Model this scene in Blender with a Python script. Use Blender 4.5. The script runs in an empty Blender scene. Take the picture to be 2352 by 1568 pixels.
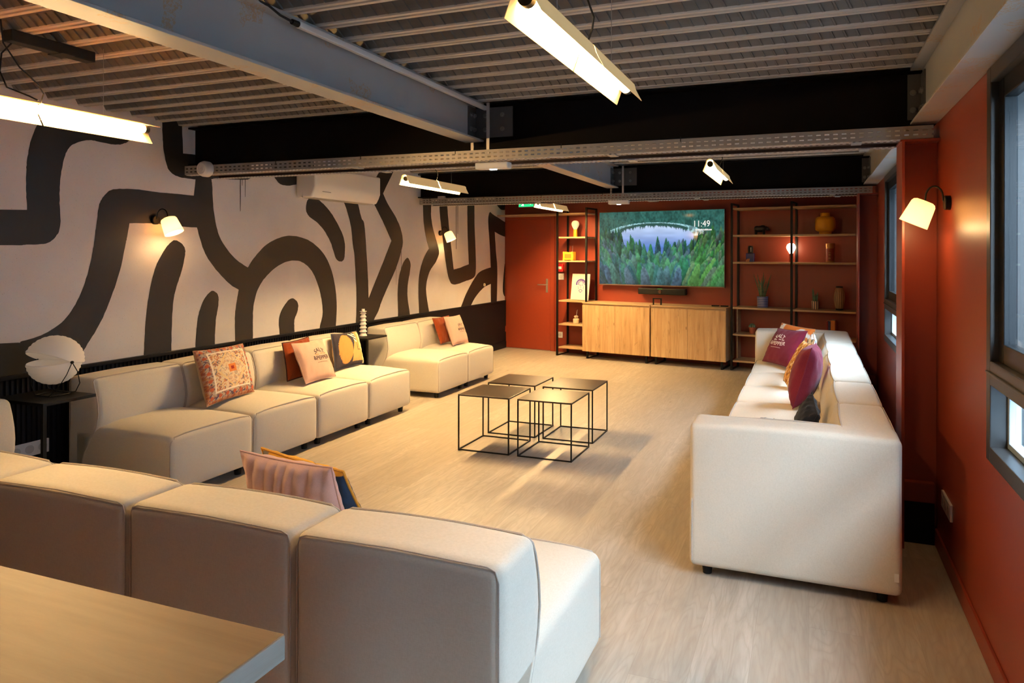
import bpy, bmesh, math, random
import numpy as np
from mathutils import Vector, Matrix
from math import sin, cos, pi, sqrt, radians

# ------------------------------------------------------------------ camera, world, light, exposure
C = bpy.context.scene.collection
scn = bpy.context.scene
EYE = 1.4856
cam_d = bpy.data.cameras.new('camera')
cam = bpy.data.objects.new('camera', cam_d)
C.objects.link(cam)
cam_d.sensor_width = 36.0
cam_d.lens = 1573.4 * 36.0 / 2352.0
cam_d.shift_x = (1176.0 - 1283.3) / 2352.0
cam_d.shift_y = (581.1 - 784.0) / 2352.0
cam_d.clip_start = 0.02
cam_d.clip_end = 200
YAW, ROLL = -0.351, 0.002
Fv = Vector((sin(YAW), cos(YAW), 0))
Rv = Vector((cos(YAW), -sin(YAW), 0))
Uv = Vector((0, 0, 1))
R3 = Rv * cos(ROLL) + Uv * sin(ROLL)
U3 = Uv * cos(ROLL) - Rv * sin(ROLL)
cam.matrix_world = Matrix(((R3.x, U3.x, -Fv.x, 0), (R3.y, U3.y, -Fv.y, 0), (R3.z, U3.z, -Fv.z, EYE), (0, 0, 0, 1)))
scn.camera = cam

world = bpy.data.worlds.new('sky')
scn.world = world
world.use_nodes = True
wn = world.node_tree
bg = wn.nodes['Background']
bg.inputs[0].default_value = (0.66, 0.82, 1.0, 1)
bg.inputs[1].default_value = 12.5

scn.view_settings.view_transform = 'Standard'
scn.view_settings.look = 'None'
scn.view_settings.exposure = 1.95
scn.view_settings.gamma = 1.0
scn.view_settings.use_curve_mapping = False
scn.cycles.use_denoising = True
try:
    scn.cycles.denoiser = 'OPENIMAGEDENOISE'
except Exception:
    pass
scn.cycles.max_bounces = 8
scn.cycles.diffuse_bounces = 5
scn.cycles.glossy_bounces = 3
scn.cycles.transparent_max_bounces = 12
scn.cycles.sample_clamp_indirect = 6.0
scn.cycles.caustics_reflective = False
scn.cycles.caustics_refractive = False

WARM = (1.0, 0.64, 0.28)
TUBE_STRENGTH = 235.0
SCONCE_POWER = .8

# ------------------------------------------------------------------ room measures
LW, RW = -4.515, 0.615          # left and right wall planes
BW, BE = 9.862, 0.153           # back wall: starts at the left wall at y = BW and runs at an angle BE
NEAR = -3.0
TOP = 2.45
WIN = [(1.05, 2.87), (4.70, 6.50), (-2.50, -0.90)]

def portal(y0, y1):
    d = bpy.data.lights.new('window_daylight', 'AREA')
    d.shape = 'RECTANGLE'
    d.size = 1.40
    d.size_y = y1 - y0
    d.cycles.is_portal = True
    o = bpy.data.objects.new('window_daylight', d)
    C.objects.link(o)
    o.location = (RW + 0.31, (y0 + y1) / 2, 1.447)
    o.rotation_euler = (0, radians(90), 0)
for a, b in WIN:
    portal(a, b)

# ------------------------------------------------------------------ materials
MATS = {}
def mat(name, color=(.5, .5, .5), rough=.6, metal=0.0, emit=None, estr=0.0, spec=0.5, trans=0.0):
    if name in MATS:
        return MATS[name]
    m = bpy.data.materials.new(name)
    m.use_nodes = True
    b = m.node_tree.nodes['Principled BSDF']
    b.inputs['Base Color'].default_value = (*color, 1)
    b.inputs['Roughness'].default_value = rough
    b.inputs['Metallic'].default_value = metal
    b.inputs['Specular IOR Level'].default_value = spec
    if emit:
        b.inputs['Emission Color'].default_value = (*emit, 1)
        b.inputs['Emission Strength'].default_value = estr
    if trans:
        b.inputs['Transmission Weight'].default_value = trans
    MATS[name] = m
    return m

class NT:
    def __init__(s, m):
        s.t = m.node_tree
        s.b = s.t.nodes.get('Principled BSDF')
    def n(s, typ, **kw):
        nd = s.t.nodes.new(typ)
        for k, v in kw.items():
            if k.startswith('i_'):
                nd.inputs[k[2:].replace('_', ' ')].default_value = v
            else:
                setattr(nd, k, v)
        return nd
    def l(s, a, b):
        s.t.links.new(a, b)
    def math(s, op, a, b=None, c=None):
        nd = s.t.nodes.new('ShaderNodeMath')
        nd.operation = op
        for i, x in enumerate((a, b, c)):
            if x is None:
                continue
            if isinstance(x, (int, float)):
                nd.inputs[i].default_value = x
            else:
                s.l(x, nd.inputs[i])
        return nd.outputs[0]
    def ramp(s, fac, stops, interp='LINEAR'):
        nd = s.t.nodes.new('ShaderNodeValToRGB')
        cr = nd.color_ramp
        cr.interpolation = interp
        while len(cr.elements) < len(stops):
            cr.elements.new(0.5)
        for e, (p, c) in zip(cr.elements, stops):
            e.position = p
            e.color = (*c, 1)
        s.l(fac, nd.inputs[0])
        return nd.outputs[0]
    def mix(s, fac, a, b, typ='MIX'):
        nd = s.t.nodes.new('ShaderNodeMix')
        nd.data_type = 'RGBA'
        nd.blend_type = typ
        for sock, x in ((nd.inputs[0], fac), (nd.inputs[6], a), (nd.inputs[7], b)):
            if isinstance(x, (int, float)):
                sock.default_value = x
            elif isinstance(x, tuple):
                sock.default_value = (*x, 1)
            else:
                s.l(x, sock)
        return nd.outputs[2]
    def coords(s, scale=(1, 1, 1), rot=(0, 0, 0), kind='Object'):
        tc = s.n('ShaderNodeTexCoord')
        mp = s.n('ShaderNodeMapping')
        mp.inputs['Scale'].default_value = scale
        mp.inputs['Rotation'].default_value = rot
        s.l(tc.outputs[kind], mp.inputs[0])
        return mp.outputs[0]
    def noise(s, vec, scale, detail=3, rough=.5, dist=0):
        nd = s.n('ShaderNodeTexNoise')
        nd.inputs['Scale'].default_value = scale
        nd.inputs['Detail'].default_value = detail
        nd.inputs['Roughness'].default_value = rough
        nd.inputs['Distortion'].default_value = dist
        s.l(vec, nd.inputs['Vector'])
        return nd.outputs[0]
    def bump(s, h, strength=.3, dist=.01):
        nd = s.n('ShaderNodeBump')
        nd.inputs['Strength'].default_value = strength
        nd.inputs['Distance'].default_value = dist
        s.l(h, nd.inputs['Height'])
        s.l(nd.outputs[0], s.b.inputs['Normal'])

def m_floor():
    m = mat('oak_plank_floor', rough=.42)
    t = NT(m)
    tc = t.n('ShaderNodeTexCoord')
    sp = t.n('ShaderNodeSeparateXYZ')
    t.l(tc.outputs['Object'], sp.inputs[0])
    row = t.math('FLOOR', t.math('DIVIDE', sp.outputs[0], .20))
    w1 = t.n('ShaderNodeTexWhiteNoise', noise_dimensions='1D')
    t.l(row, w1.inputs['W'])
    yoff = t.math('ADD', sp.outputs[1], t.math('MULTIPLY', w1.outputs[0], 1.2))
    col = t.math('FLOOR', t.math('DIVIDE', yoff, 1.2))
    cmb = t.n('ShaderNodeCombineXYZ')
    t.l(row, cmb.inputs[0]); t.l(col, cmb.inputs[1])
    w2 = t.n('ShaderNodeTexWhiteNoise', noise_dimensions='2D')
    t.l(cmb.outputs[0], w2.inputs['Vector'])
    plank = w2.outputs[0]
    # grain: stretched noise, shifted per plank
    off = t.n('ShaderNodeCombineXYZ')
    t.l(t.math('MULTIPLY', plank, 37.0), off.inputs[2])
    t.l(t.math('MULTIPLY', sp.outputs[0], 9.0), off.inputs[0])
    t.l(t.math('MULTIPLY', sp.outputs[1], .9), off.inputs[1])
    g1 = t.noise(off.outputs[0], 3.0, 6, .65, .4)
    off2 = t.n('ShaderNodeCombineXYZ')
    t.l(t.math('MULTIPLY', plank, 11.0), off2.inputs[2])
    t.l(t.math('MULTIPLY', sp.outputs[0], 5.0), off2.inputs[0])
    t.l(t.math('MULTIPLY', sp.outputs[1], .8), off2.inputs[1])
    g2 = t.noise(off2.outputs[0], 1.6, 2, .5, .2)
    rings = t.math('FRACT', t.math('MULTIPLY', g2, 16.0))
    rings = t.math('POWER', t.math('MULTIPLY', t.math('ABSOLUTE', t.math('SUBTRACT', rings, .5)), 2.0), 2.5)
    fine = t.coords((60, 2.5, 1))
    g3 = t.noise(fine, 3.0, 3, .6)
    c1 = t.ramp(g1, [(.3, (.29, .24, .19)), (.7, (.50, .44, .37))])
    c2 = t.mix(t.math('MULTIPLY', rings, .44), c1, (.27, .205, .15))
    c3 = t.mix(t.math('MULTIPLY', g3, .30), c2, (.60, .54, .46))
    c4 = t.mix(t.math('MULTIPLY', plank, .75), c3, t.mix(.65, c3, (.33, .27, .21)))
    # knots
    kv = t.coords((2.6, 1.1, 1))
    vo = t.n('ShaderNodeTexVoronoi'); vo.inputs['Scale'].default_value = 1.0
    t.l(kv, vo.inputs['Vector'])
    kn = t.math('LESS_THAN', t.math('ADD', vo.outputs['Distance'], t.math('MULTIPLY', g3, .03)), .045)
    c5 = t.mix(t.math('MULTIPLY', kn, .5), c4, (.17, .11, .07))
    fx = t.math('FRACT', t.math('DIVIDE', sp.outputs[0], .20))
    fy = t.math('FRACT', t.math('DIVIDE', yoff, 1.2))
    jx = t.math('LESS_THAN', fx, .008)
    jy = t.math('LESS_THAN', fy, .0016)
    j = t.math('MAXIMUM', jx, jy)
    c6 = t.mix(t.math('MULTIPLY', j, .28), c5, (.16, .11, .08))
    t.l(c6, t.b.inputs['Base Color'])
    t.l(t.math('ADD', t.math('MULTIPLY', g1, .16), .36), t.b.inputs['Roughness'])
    t.bump(t.math('SUBTRACT', t.math('MULTIPLY', g3, .25), j), .10, .001)
    return m

def m_wood(name, c_lo, c_hi, axis='z', scale=1.0, knots=True, rough=.5):
    if name in MATS:
        return MATS[name]
    m = mat(name, rough=rough)
    t = NT(m)
    s = {'z': (9, 9, .7), 'x': (.7, 9, 9), 'y': (9, .7, 9)}[axis]
    v = t.coords(tuple(a * scale for a in s))
    g = t.noise(v, 2.2, 6, .62, .6)
    v2 = t.coords(tuple(a * scale * (5 if a > 1 else 1) for a in s))
    g2 = t.noise(v2, 3.0, 3, .6)
    lo = tuple(x * .52 for x in c_lo)
    c = t.ramp(g, [(.24, lo), (.40, c_lo), (.66, c_hi)])
    if knots:
        ck = t.noise(t.coords(tuple(a * scale * (.8 if a > 1 else .5) for a in s)), 1.1, 4, .6, 1.2)
        line = t.math('LESS_THAN', t.math('ABSOLUTE', t.math('SUBTRACT', ck, .50)), .004)
        c = t.mix(t.math('MULTIPLY', line, .45), c, tuple(x * .35 for x in c_lo))
    c = t.mix(t.math('MULTIPLY', g2, .28), c, lo)
    if knots:
        sk = {'z': (7, 7, 3), 'x': (3, 7, 7), 'y': (7, 3, 7)}[axis]
        kv = t.coords(tuple(a * scale for a in sk))
        vo = t.n('ShaderNodeTexVoronoi'); vo.inputs['Scale'].default_value = 1.0
        t.l(kv, vo.inputs['Vector'])
        k = t.math('LESS_THAN', t.math('ADD', vo.outputs['Distance'], t.math('MULTIPLY', g2, .06)), .10)
        c = t.mix(t.math('MULTIPLY', k, .6), c, tuple(x * .35 for x in c_lo))
    t.l(c, t.b.inputs['Base Color'])
    return m

def m_paint(name, color, rough=.5, bump=.1, var=.06, scale=60):
    if name in MATS:
        return MATS[name]
    m = mat(name, color, rough)
    t = NT(m)
    v = t.coords()
    g = t.noise(v, 2.0, 3)
    c = t.mix(t.math('MULTIPLY', g, var * 2), color, tuple(x * .75 for x in color))
    t.l(c, t.b.inputs['Base Color'])
    t.bump(t.noise(v, scale, 3), bump, .003)
    return m

def m_fabric(name, color, color2=None, rough=.95, weave=420, bump=.25):
    if name in MATS:
        return MATS[name]
    m = mat(name, color, rough, spec=.15)
    t = NT(m)
    v = t.coords((1, 1, 6))
    v2 = t.coords((6, 6, 1))
    g = t.noise(v, weave / 4, 2)
    g2 = t.noise(v2, weave / 4, 2)
    w = t.math('ADD', t.math('MULTIPLY', g, .5), t.math('MULTIPLY', g2, .5))
    c2 = color2 or tuple(x * .72 for x in color)
    big = t.noise(t.coords(), 3.0, 2)
    c = t.ramp(w, [(.36, c2), (.60, color)])
    c = t.mix(t.math('MULTIPLY', big, .10), c, c2)
    t.l(c, t.b.inputs['Base Color'])
    t.b.inputs['Sheen Weight'].default_value = .15
    t.bump(w, bump, .002)
    return m

def m_deck():
    m = mat('galvanised_deck', (.26, .235, .205), .50, .35)
    t = NT(m)
    tc = t.n('ShaderNodeTexCoord')
    sp = t.n('ShaderNodeSeparateXYZ')
    t.l(tc.outputs['Object'], sp.inputs[0])
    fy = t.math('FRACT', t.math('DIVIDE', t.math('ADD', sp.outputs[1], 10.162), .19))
    recess_shade = t.math('GREATER_THAN', fy, .36)
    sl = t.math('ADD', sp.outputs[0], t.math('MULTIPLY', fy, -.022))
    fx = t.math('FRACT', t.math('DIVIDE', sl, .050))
    slot = t.math('MULTIPLY', t.math('LESS_THAN', t.math('ABSOLUTE', t.math('SUBTRACT', fx, .5)), .13), recess_shade)
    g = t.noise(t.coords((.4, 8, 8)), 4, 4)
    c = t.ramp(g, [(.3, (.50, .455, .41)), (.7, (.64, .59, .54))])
    c = t.mix(t.math('MULTIPLY', recess_shade, .70), c, (.085, .075, .065))  # shade on pans and webs painted in as a darker tone
    t.l(c, t.b.inputs['Base Color'])
    return m

def m_tray(name='perforated_steel'):
    if name in MATS:
        return MATS[name]
    m = mat(name, (.30, .27, .25), .42, .4)
    t = NT(m)
    tc = t.n('ShaderNodeTexCoord')
    sp = t.n('ShaderNodeSeparateXYZ')
    t.l(tc.outputs['Object'], sp.inputs[0])
    fx = t.math('FRACT', t.math('DIVIDE', sp.outputs[0], .042))
    a = t.math('LESS_THAN', t.math('ABSOLUTE', t.math('SUBTRACT', fx, .5)), .27)
    z1 = t.math('LESS_THAN', t.math('ABSOLUTE', t.math('SUBTRACT', sp.outputs[2], .020)), .0042)
    z2 = t.math('LESS_THAN', t.math('ABSOLUTE', t.math('SUBTRACT', sp.outputs[2], .044)), .0042)
    h = t.math('MULTIPLY', a, t.math('MAXIMUM', z1, z2))
    tr = t.n('ShaderNodeBsdfTransparent')
    mx = t.n('ShaderNodeMixShader')
    t.l(h, mx.inputs[0])
    t.l(t.b.outputs[0], mx.inputs[1]); t.l(tr.outputs[0], mx.inputs[2])
    out = t.t.nodes['Material Output']
    t.l(mx.outputs[0], out.inputs[0])
    return m

def m_glass():
    m = bpy.data.materials.new('window_glass')
    m.use_nodes = True
    t = m.node_tree
    t.nodes.remove(t.nodes['Principled BSDF'])
    tr = t.nodes.new('ShaderNodeBsdfTransparent')
    tr.inputs[0].default_value = (.93, .97, .98, 1)
    gl = t.nodes.new('ShaderNodeBsdfGlossy'); gl.inputs['Roughness'].default_value = .02
    lw = t.nodes.new('ShaderNodeLayerWeight'); lw.inputs[0].default_value = .5
    pw = t.nodes.new('ShaderNodeMath'); pw.operation = 'POWER'; pw.inputs[1].default_value = 5.0
    t.links.new(lw.outputs['Facing'], pw.inputs[0])
    fr = t.nodes.new('ShaderNodeMath'); fr.operation = 'MULTIPLY_ADD'; fr.inputs[1].default_value = .5; fr.inputs[2].default_value = .03
    t.links.new(pw.outputs[0], fr.inputs[0])
    mx = t.nodes.new('ShaderNodeMixShader')
    t.links.new(fr.outputs[0], mx.inputs[0]); t.links.new(tr.outputs[0], mx.inputs[1]); t.links.new(gl.outputs[0], mx.inputs[2])
    t.links.new(mx.outputs[0], t.nodes['Material Output'].inputs[0])
    return m

def m_shade(name, col, glow, strength, transl=.55):
    """thin translucent lampshade that glows"""
    if name in MATS:
        return MATS[name]
    m = bpy.data.materials.new(name)
    m.use_nodes = True
    t = m.node_tree
    t.nodes.remove(t.nodes['Principled BSDF'])
    d = t.nodes.new('ShaderNodeBsdfDiffuse'); d.inputs[0].default_value = (*col, 1)
    tl = t.nodes.new('ShaderNodeBsdfTranslucent'); tl.inputs[0].default_value = (*col, 1)
    mx = t.nodes.new('ShaderNodeMixShader'); mx.inputs[0].default_value = transl
    em = t.nodes.new('ShaderNodeEmission'); em.inputs[0].default_value = (*glow, 1); em.inputs[1].default_value = strength
    ad = t.nodes.new('ShaderNodeAddShader')
    t.links.new(d.outputs[0], mx.inputs[1]); t.links.new(tl.outputs[0], mx.inputs[2])
    t.links.new(mx.outputs[0], ad.inputs[0]); t.links.new(em.outputs[0], ad.inputs[1])
    t.links.new(ad.outputs[0], t.nodes['Material Output'].inputs[0])
    MATS[name] = m
    return m

def m_attr(name, rough=.9, emission=0.0):
    """surface colour read from the mesh's own colour pattern"""
    if name in MATS:
        return MATS[name]
    m = mat(name, rough=rough, spec=.2)
    t = NT(m)
    a = t.n('ShaderNodeAttribute'); a.attribute_name = 'pattern'
    if emission:
        t.b.inputs['Base Color'].default_value = (.01, .01, .01, 1)
        t.l(a.outputs[0], t.b.inputs['Emission Color'])
        t.b.inputs['Emission Strength'].default_value = emission
    else:
        t.l(a.outputs[0], t.b.inputs['Base Color'])
        t.bump(t.noise(t.coords(), 160, 2), .2, .002)
    return m

RED = (.25, .038, .017)
MF = m_floor()
M_RED = m_paint('terracotta_paint', RED, .40, .06, .05)
M_REDDOOR = m_paint('terracotta_door_paint', (.29, .043, .017), .34, .03, .03)
M_BLACKWALL = m_paint('black_panel_paint', (.0055, .005, .0075), .55, .05)
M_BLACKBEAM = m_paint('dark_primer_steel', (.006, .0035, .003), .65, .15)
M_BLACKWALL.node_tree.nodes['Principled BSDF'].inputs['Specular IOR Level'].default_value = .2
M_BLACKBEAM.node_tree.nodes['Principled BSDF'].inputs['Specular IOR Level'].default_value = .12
M_BLACK = mat('black_metal', (.005, .0045, .0045), .45, .2, spec=.3)
M_BLACKP = mat('black_plastic', (.004, .004, .0045), .55, spec=.3)
M_ALU = mat('dark_grey_aluminium', (.040, .036, .034), .38, .3)
M_ALUBLACK = mat('black_aluminium', (.004, .004, .005), .35, .1, spec=.3)
M_WHITEP = mat('white_plastic', (.72, .68, .64), .4)
M_STEEL = mat('brushed_steel', (.50, .46, .42), .35, .9)
M_SOFA = m_fabric('beige_linen', (.665, .605, .51), (.60, .54, .445))
M_PIPE = m_fabric('linen_piping', (.52, .455, .39), (.44, .38, .32))
M_OAK = m_wood('oak_front', (.50, .30, .135), (.66, .44, .23), 'z')
M_OAKS = m_wood('oak_shelf', (.46, .29, .145), (.60, .41, .23), 'x', knots=False)
M_COUNTER = m_wood('oak_worktop', (.32, .165, .070), (.42, .24, .11), 'x', .7, knots=False)
M_TUBE = mat('lamp_tube_glow', (1, .9, .7), .5, emit=(1.0, .67, .29), estr=TUBE_STRENGTH)
M_TUBEW = mat('window_side_tube_glow', (1, .9, .7), .5, emit=(1.0, .72, .38), estr=TUBE_STRENGTH * .09)
M_TUBEB = mat('near_tube_glow', (1, .9, .7), .5, emit=(1.0, .67, .29), estr=TUBE_STRENGTH * .33)
M_PSHADE = m_shade('amber_sheet_shade', (.66, .47, .24), (1.0, .62, .24), .085, .006)
M_PSHADEB = m_shade('clear_amber_sheet_shade', (.80, .56, .28), (1.0, .62, .24), .05, .30)
M_SSHADE = m_shade('frosted_glass_shade', (.90, .78, .60), (1.0, .58, .24), .11, .50)

def m_grey_steel():
    m = mat('grey_primed_steel', (.40, .385, .37), .45, .05)
    t = NT(m)
    v = t.coords()
    g = t.noise(v, 1.6, 3)
    c = t.ramp(g, [(.3, (.37, .36, .35)), (.7, (.46, .44, .415))])
    sp = t.noise(v, 90, 4, .8)
    blot = t.noise(v, 3.2, 3, .6)
    r = t.math('MULTIPLY', t.math('GREATER_THAN', sp, .51), t.math('GREATER_THAN', blot, .575))
    c = t.mix(t.math('MULTIPLY', r, .65), c, (.46, .27, .09))
    t.l(c, t.b.inputs['Base Color'])
    return m
M_GREY = m_grey_steel()

def m_mural():
    m = mat('painted_concrete', (.70, .64, .60), .8)
    t = NT(m)
    v = t.coords()
    a = t.noise(v, 1.3, 4)
    b = t.noise(v, 160, 2)
    c = t.ramp(a, [(.3, (.62, .56, .52)), (.7, (.76, .70, .655))])
    dot = t.math('GREATER_THAN', b, .70)
    c = t.mix(t.math('MULTIPLY', dot, .5), c, (.35, .28, .23))
    t.l(c, t.b.inputs['Base Color'])
    t.bump(b, .12, .002)
    return m
M_MURAL = m_mural()
M_INK = m_paint('mural_black_paint', (.014, .010, .0075), .55, .08)

# ------------------------------------------------------------------ mesh helpers
class MB:
    """collects shapes into one mesh"""
    def __init__(s):
        s.v = []; s.f = []
    def add(s, vs, fs):
        o = len(s.v)
        s.v += [tuple(v) for v in vs]
        s.f += [tuple(i + o for i in f) for f in fs]
        return s
    def box(s, x0, x1, y0, y1, z0, z1):
        vs = [(x, y, z) for z in (z0, z1) for y in (y0, y1) for x in (x0, x1)]
        return s.add(vs, [(0, 2, 3, 1), (4, 5, 7, 6), (0, 1, 5, 4), (2, 6, 7, 3), (0, 4, 6, 2), (1, 3, 7, 5)])
    def bbox(s, x0, x1, y0, y1, z0, z1, b=.004):
        """box with chamfered edges"""
        bm = bmesh.new()
        bmesh.ops.create_cube(bm, size=1)
        for v in bm.verts:
            v.co = Vector(((x0 + x1) / 2 + v.co.x * (x1 - x0), (y0 + y1) / 2 + v.co.y * (y1 - y0), (z0 + z1) / 2 + v.co.z * (z1 - z0)))
        bmesh.ops.bevel(bm, geom=bm.edges[:], offset=b, segments=2, affect='EDGES', profile=.6)
        bm.verts.ensure_lookup_table()
        s.add([v.co[:] for v in bm.verts], [[v.index for v in f.verts] for f in bm.faces])
        bm.free()
        return s
    def tube(s, pts, r, n=8, closed=False, cap=True):
        pts = [Vector(p) for p in pts]
        m = len(pts)
        rings = []
        up = None
        for i, p in enumerate(pts):
            a = pts[(i - 1) % m] if (closed or i > 0) else p
            b = pts[(i + 1) % m] if (closed or i < m - 1) else p
            d = (b - a)
            d = d.normalized() if d.length > 1e-9 else Vector((0, 0, 1))
            if up is None:
                up = Vector((0, 0, 1)) if abs(d.z) < .9 else Vector((1, 0, 0))
            u = d.cross(up)
            if u.length < 1e-6:
                u = d.cross(Vector((0, 1, 0)))
            u.normalize()
            w = u.cross(d).normalized()
            up = w
            rr = r[i] if isinstance(r, (list, tuple)) else r
            rings.append([p + (u * cos(2 * pi * k / n) + w * sin(2 * pi * k / n)) * rr for k in range(n)])
        vs = [q for ring in rings for q in ring]
        fs = []
        for i in range(m if closed else m - 1):
            j = (i + 1) % m
            for k in range(n):
                k2 = (k + 1) % n
                fs.append((i * n + k, i * n + k2, j * n + k2, j * n + k))
        if cap and not closed:
            fs.append(tuple(range(n))[::-1])
            fs.append(tuple((m - 1) * n + k for k in range(n)))
        return s.add(vs, fs)
    def lathe(s, prof, n=24, c=(0, 0, 0), cap=True, M=None):
        vs, fs = [], []
        for r, z in prof:
            for k in range(n):
                p = Vector((r * cos(2 * pi * k / n), r * sin(2 * pi * k / n), z))
                if M is not None:
                    p = M @ p
                vs.append((p.x + c[0], p.y + c[1], p.z + c[2]))
        for i in range(len(prof) - 1):
            for k in range(n):
                k2 = (k + 1) % n
                fs.append((i * n + k, i * n + k2, (i + 1) * n + k2, (i + 1) * n + k))
        if cap:
            fs.append(tuple(range(n))[::-1])
            fs.append(tuple((len(prof) - 1) * n + k for k in range(n)))
        return s.add(vs, fs)
    def build(s, name, m, parent=None, smooth=False, loc=None):
        me = bpy.data.meshes.new(name)
        me.from_pydata(s.v, [], s.f)
        me.materials.append(m)
        me.validate()
        me.update()
        bm = bmesh.new(); bm.from_mesh(me)
        bmesh.ops.recalc_face_normals(bm, faces=bm.faces[:])
        bm.to_mesh(me); bm.free()
        if smooth:
            me.polygons.foreach_set('use_smooth', [True] * len(me.polygons))
            if smooth != 'all':
                me.set_sharp_from_angle(angle=radians(40))
        o = bpy.data.objects.new(name, me)
        C.objects.link(o)
        if parent:
            o.parent = parent
        if loc:
            o.location = loc
        return o

def thing(name, label, cat, loc=(0, 0, 0), rot=(0, 0, 0), group=None):
    o = bpy.data.objects.new(name, None)
    o.empty_display_size = .1
    C.objects.link(o)
    o.location = loc
    o.rotation_euler = rot
    o['label'] = label; o['category'] = cat
    if group:
        o['group'] = group
    return o
def tag(o, label, cat, group=None):
    o['label'] = label; o['category'] = cat
    if group:
        o['group'] = group
    return o
def struct(o):
    o['kind'] = 'structure'
    return o
def copy_tree(o, parent=None):
    c = o.copy(); C.objects.link(c)
    c.parent = parent
    for ch in list(o.children):
        copy_tree(ch, c)
    return c
def B(s, d, z=0.0):
    """point at s along the back wall, d out from it"""
    return (LW + s * cos(BE) - d * sin(BE), BW - s * sin(BE) - d * cos(BE), z)

def catmull(pts, closed=True, sub=6):
    out = []
    n = len(pts)
    P = [Vector(p) for p in pts]
    for i in range(n):
        p1, p2 = P[i], P[(i + 1) % n]
        if (p1 - p2).length < 1e-6:
            continue
        p0, p3 = P[(i - 1) % n], P[(i + 2) % n]
        for k in range(sub):
            t = k / sub
            out.append(.5 * ((2 * p1) + (p2 - p0) * t + (2 * p0 - 5 * p1 + 4 * p2 - p3) * t * t + (3 * p1 - p0 - 3 * p2 + p3) * t ** 3))
    return out

def text_points(body, bold=0.0):
    """flat letter mesh (verts, faces) centred on 0,0"""
    cu = bpy.data.curves.new('lettering', 'FONT')
    cu.body = body
    cu.size = 1.0
    cu.align_x = 'CENTER'
    cu.resolution_u = 3
    cu.offset = bold
    o = bpy.data.objects.new('lettering', cu)
    C.objects.link(o)
    dg = bpy.context.evaluated_depsgraph_get()
    me = bpy.data.meshes.new_from_object(o.evaluated_get(dg))
    vs = [tuple(v.co) for v in me.vertices]
    fs = [tuple(p.vertices) for p in me.polygons]
    bpy.data.objects.remove(o)
    bpy.data.curves.remove(cu)
    bpy.data.meshes.remove(me)
    return vs, fs

from mathutils.geometry import delaunay_2d_cdt
# ------------------------------------------------------------------ the setting
o = MB().box(LW - .3, RW + .3, NEAR - .3, BW + .4, -.12, 0).build('floor', MF)
struct(o)

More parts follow.
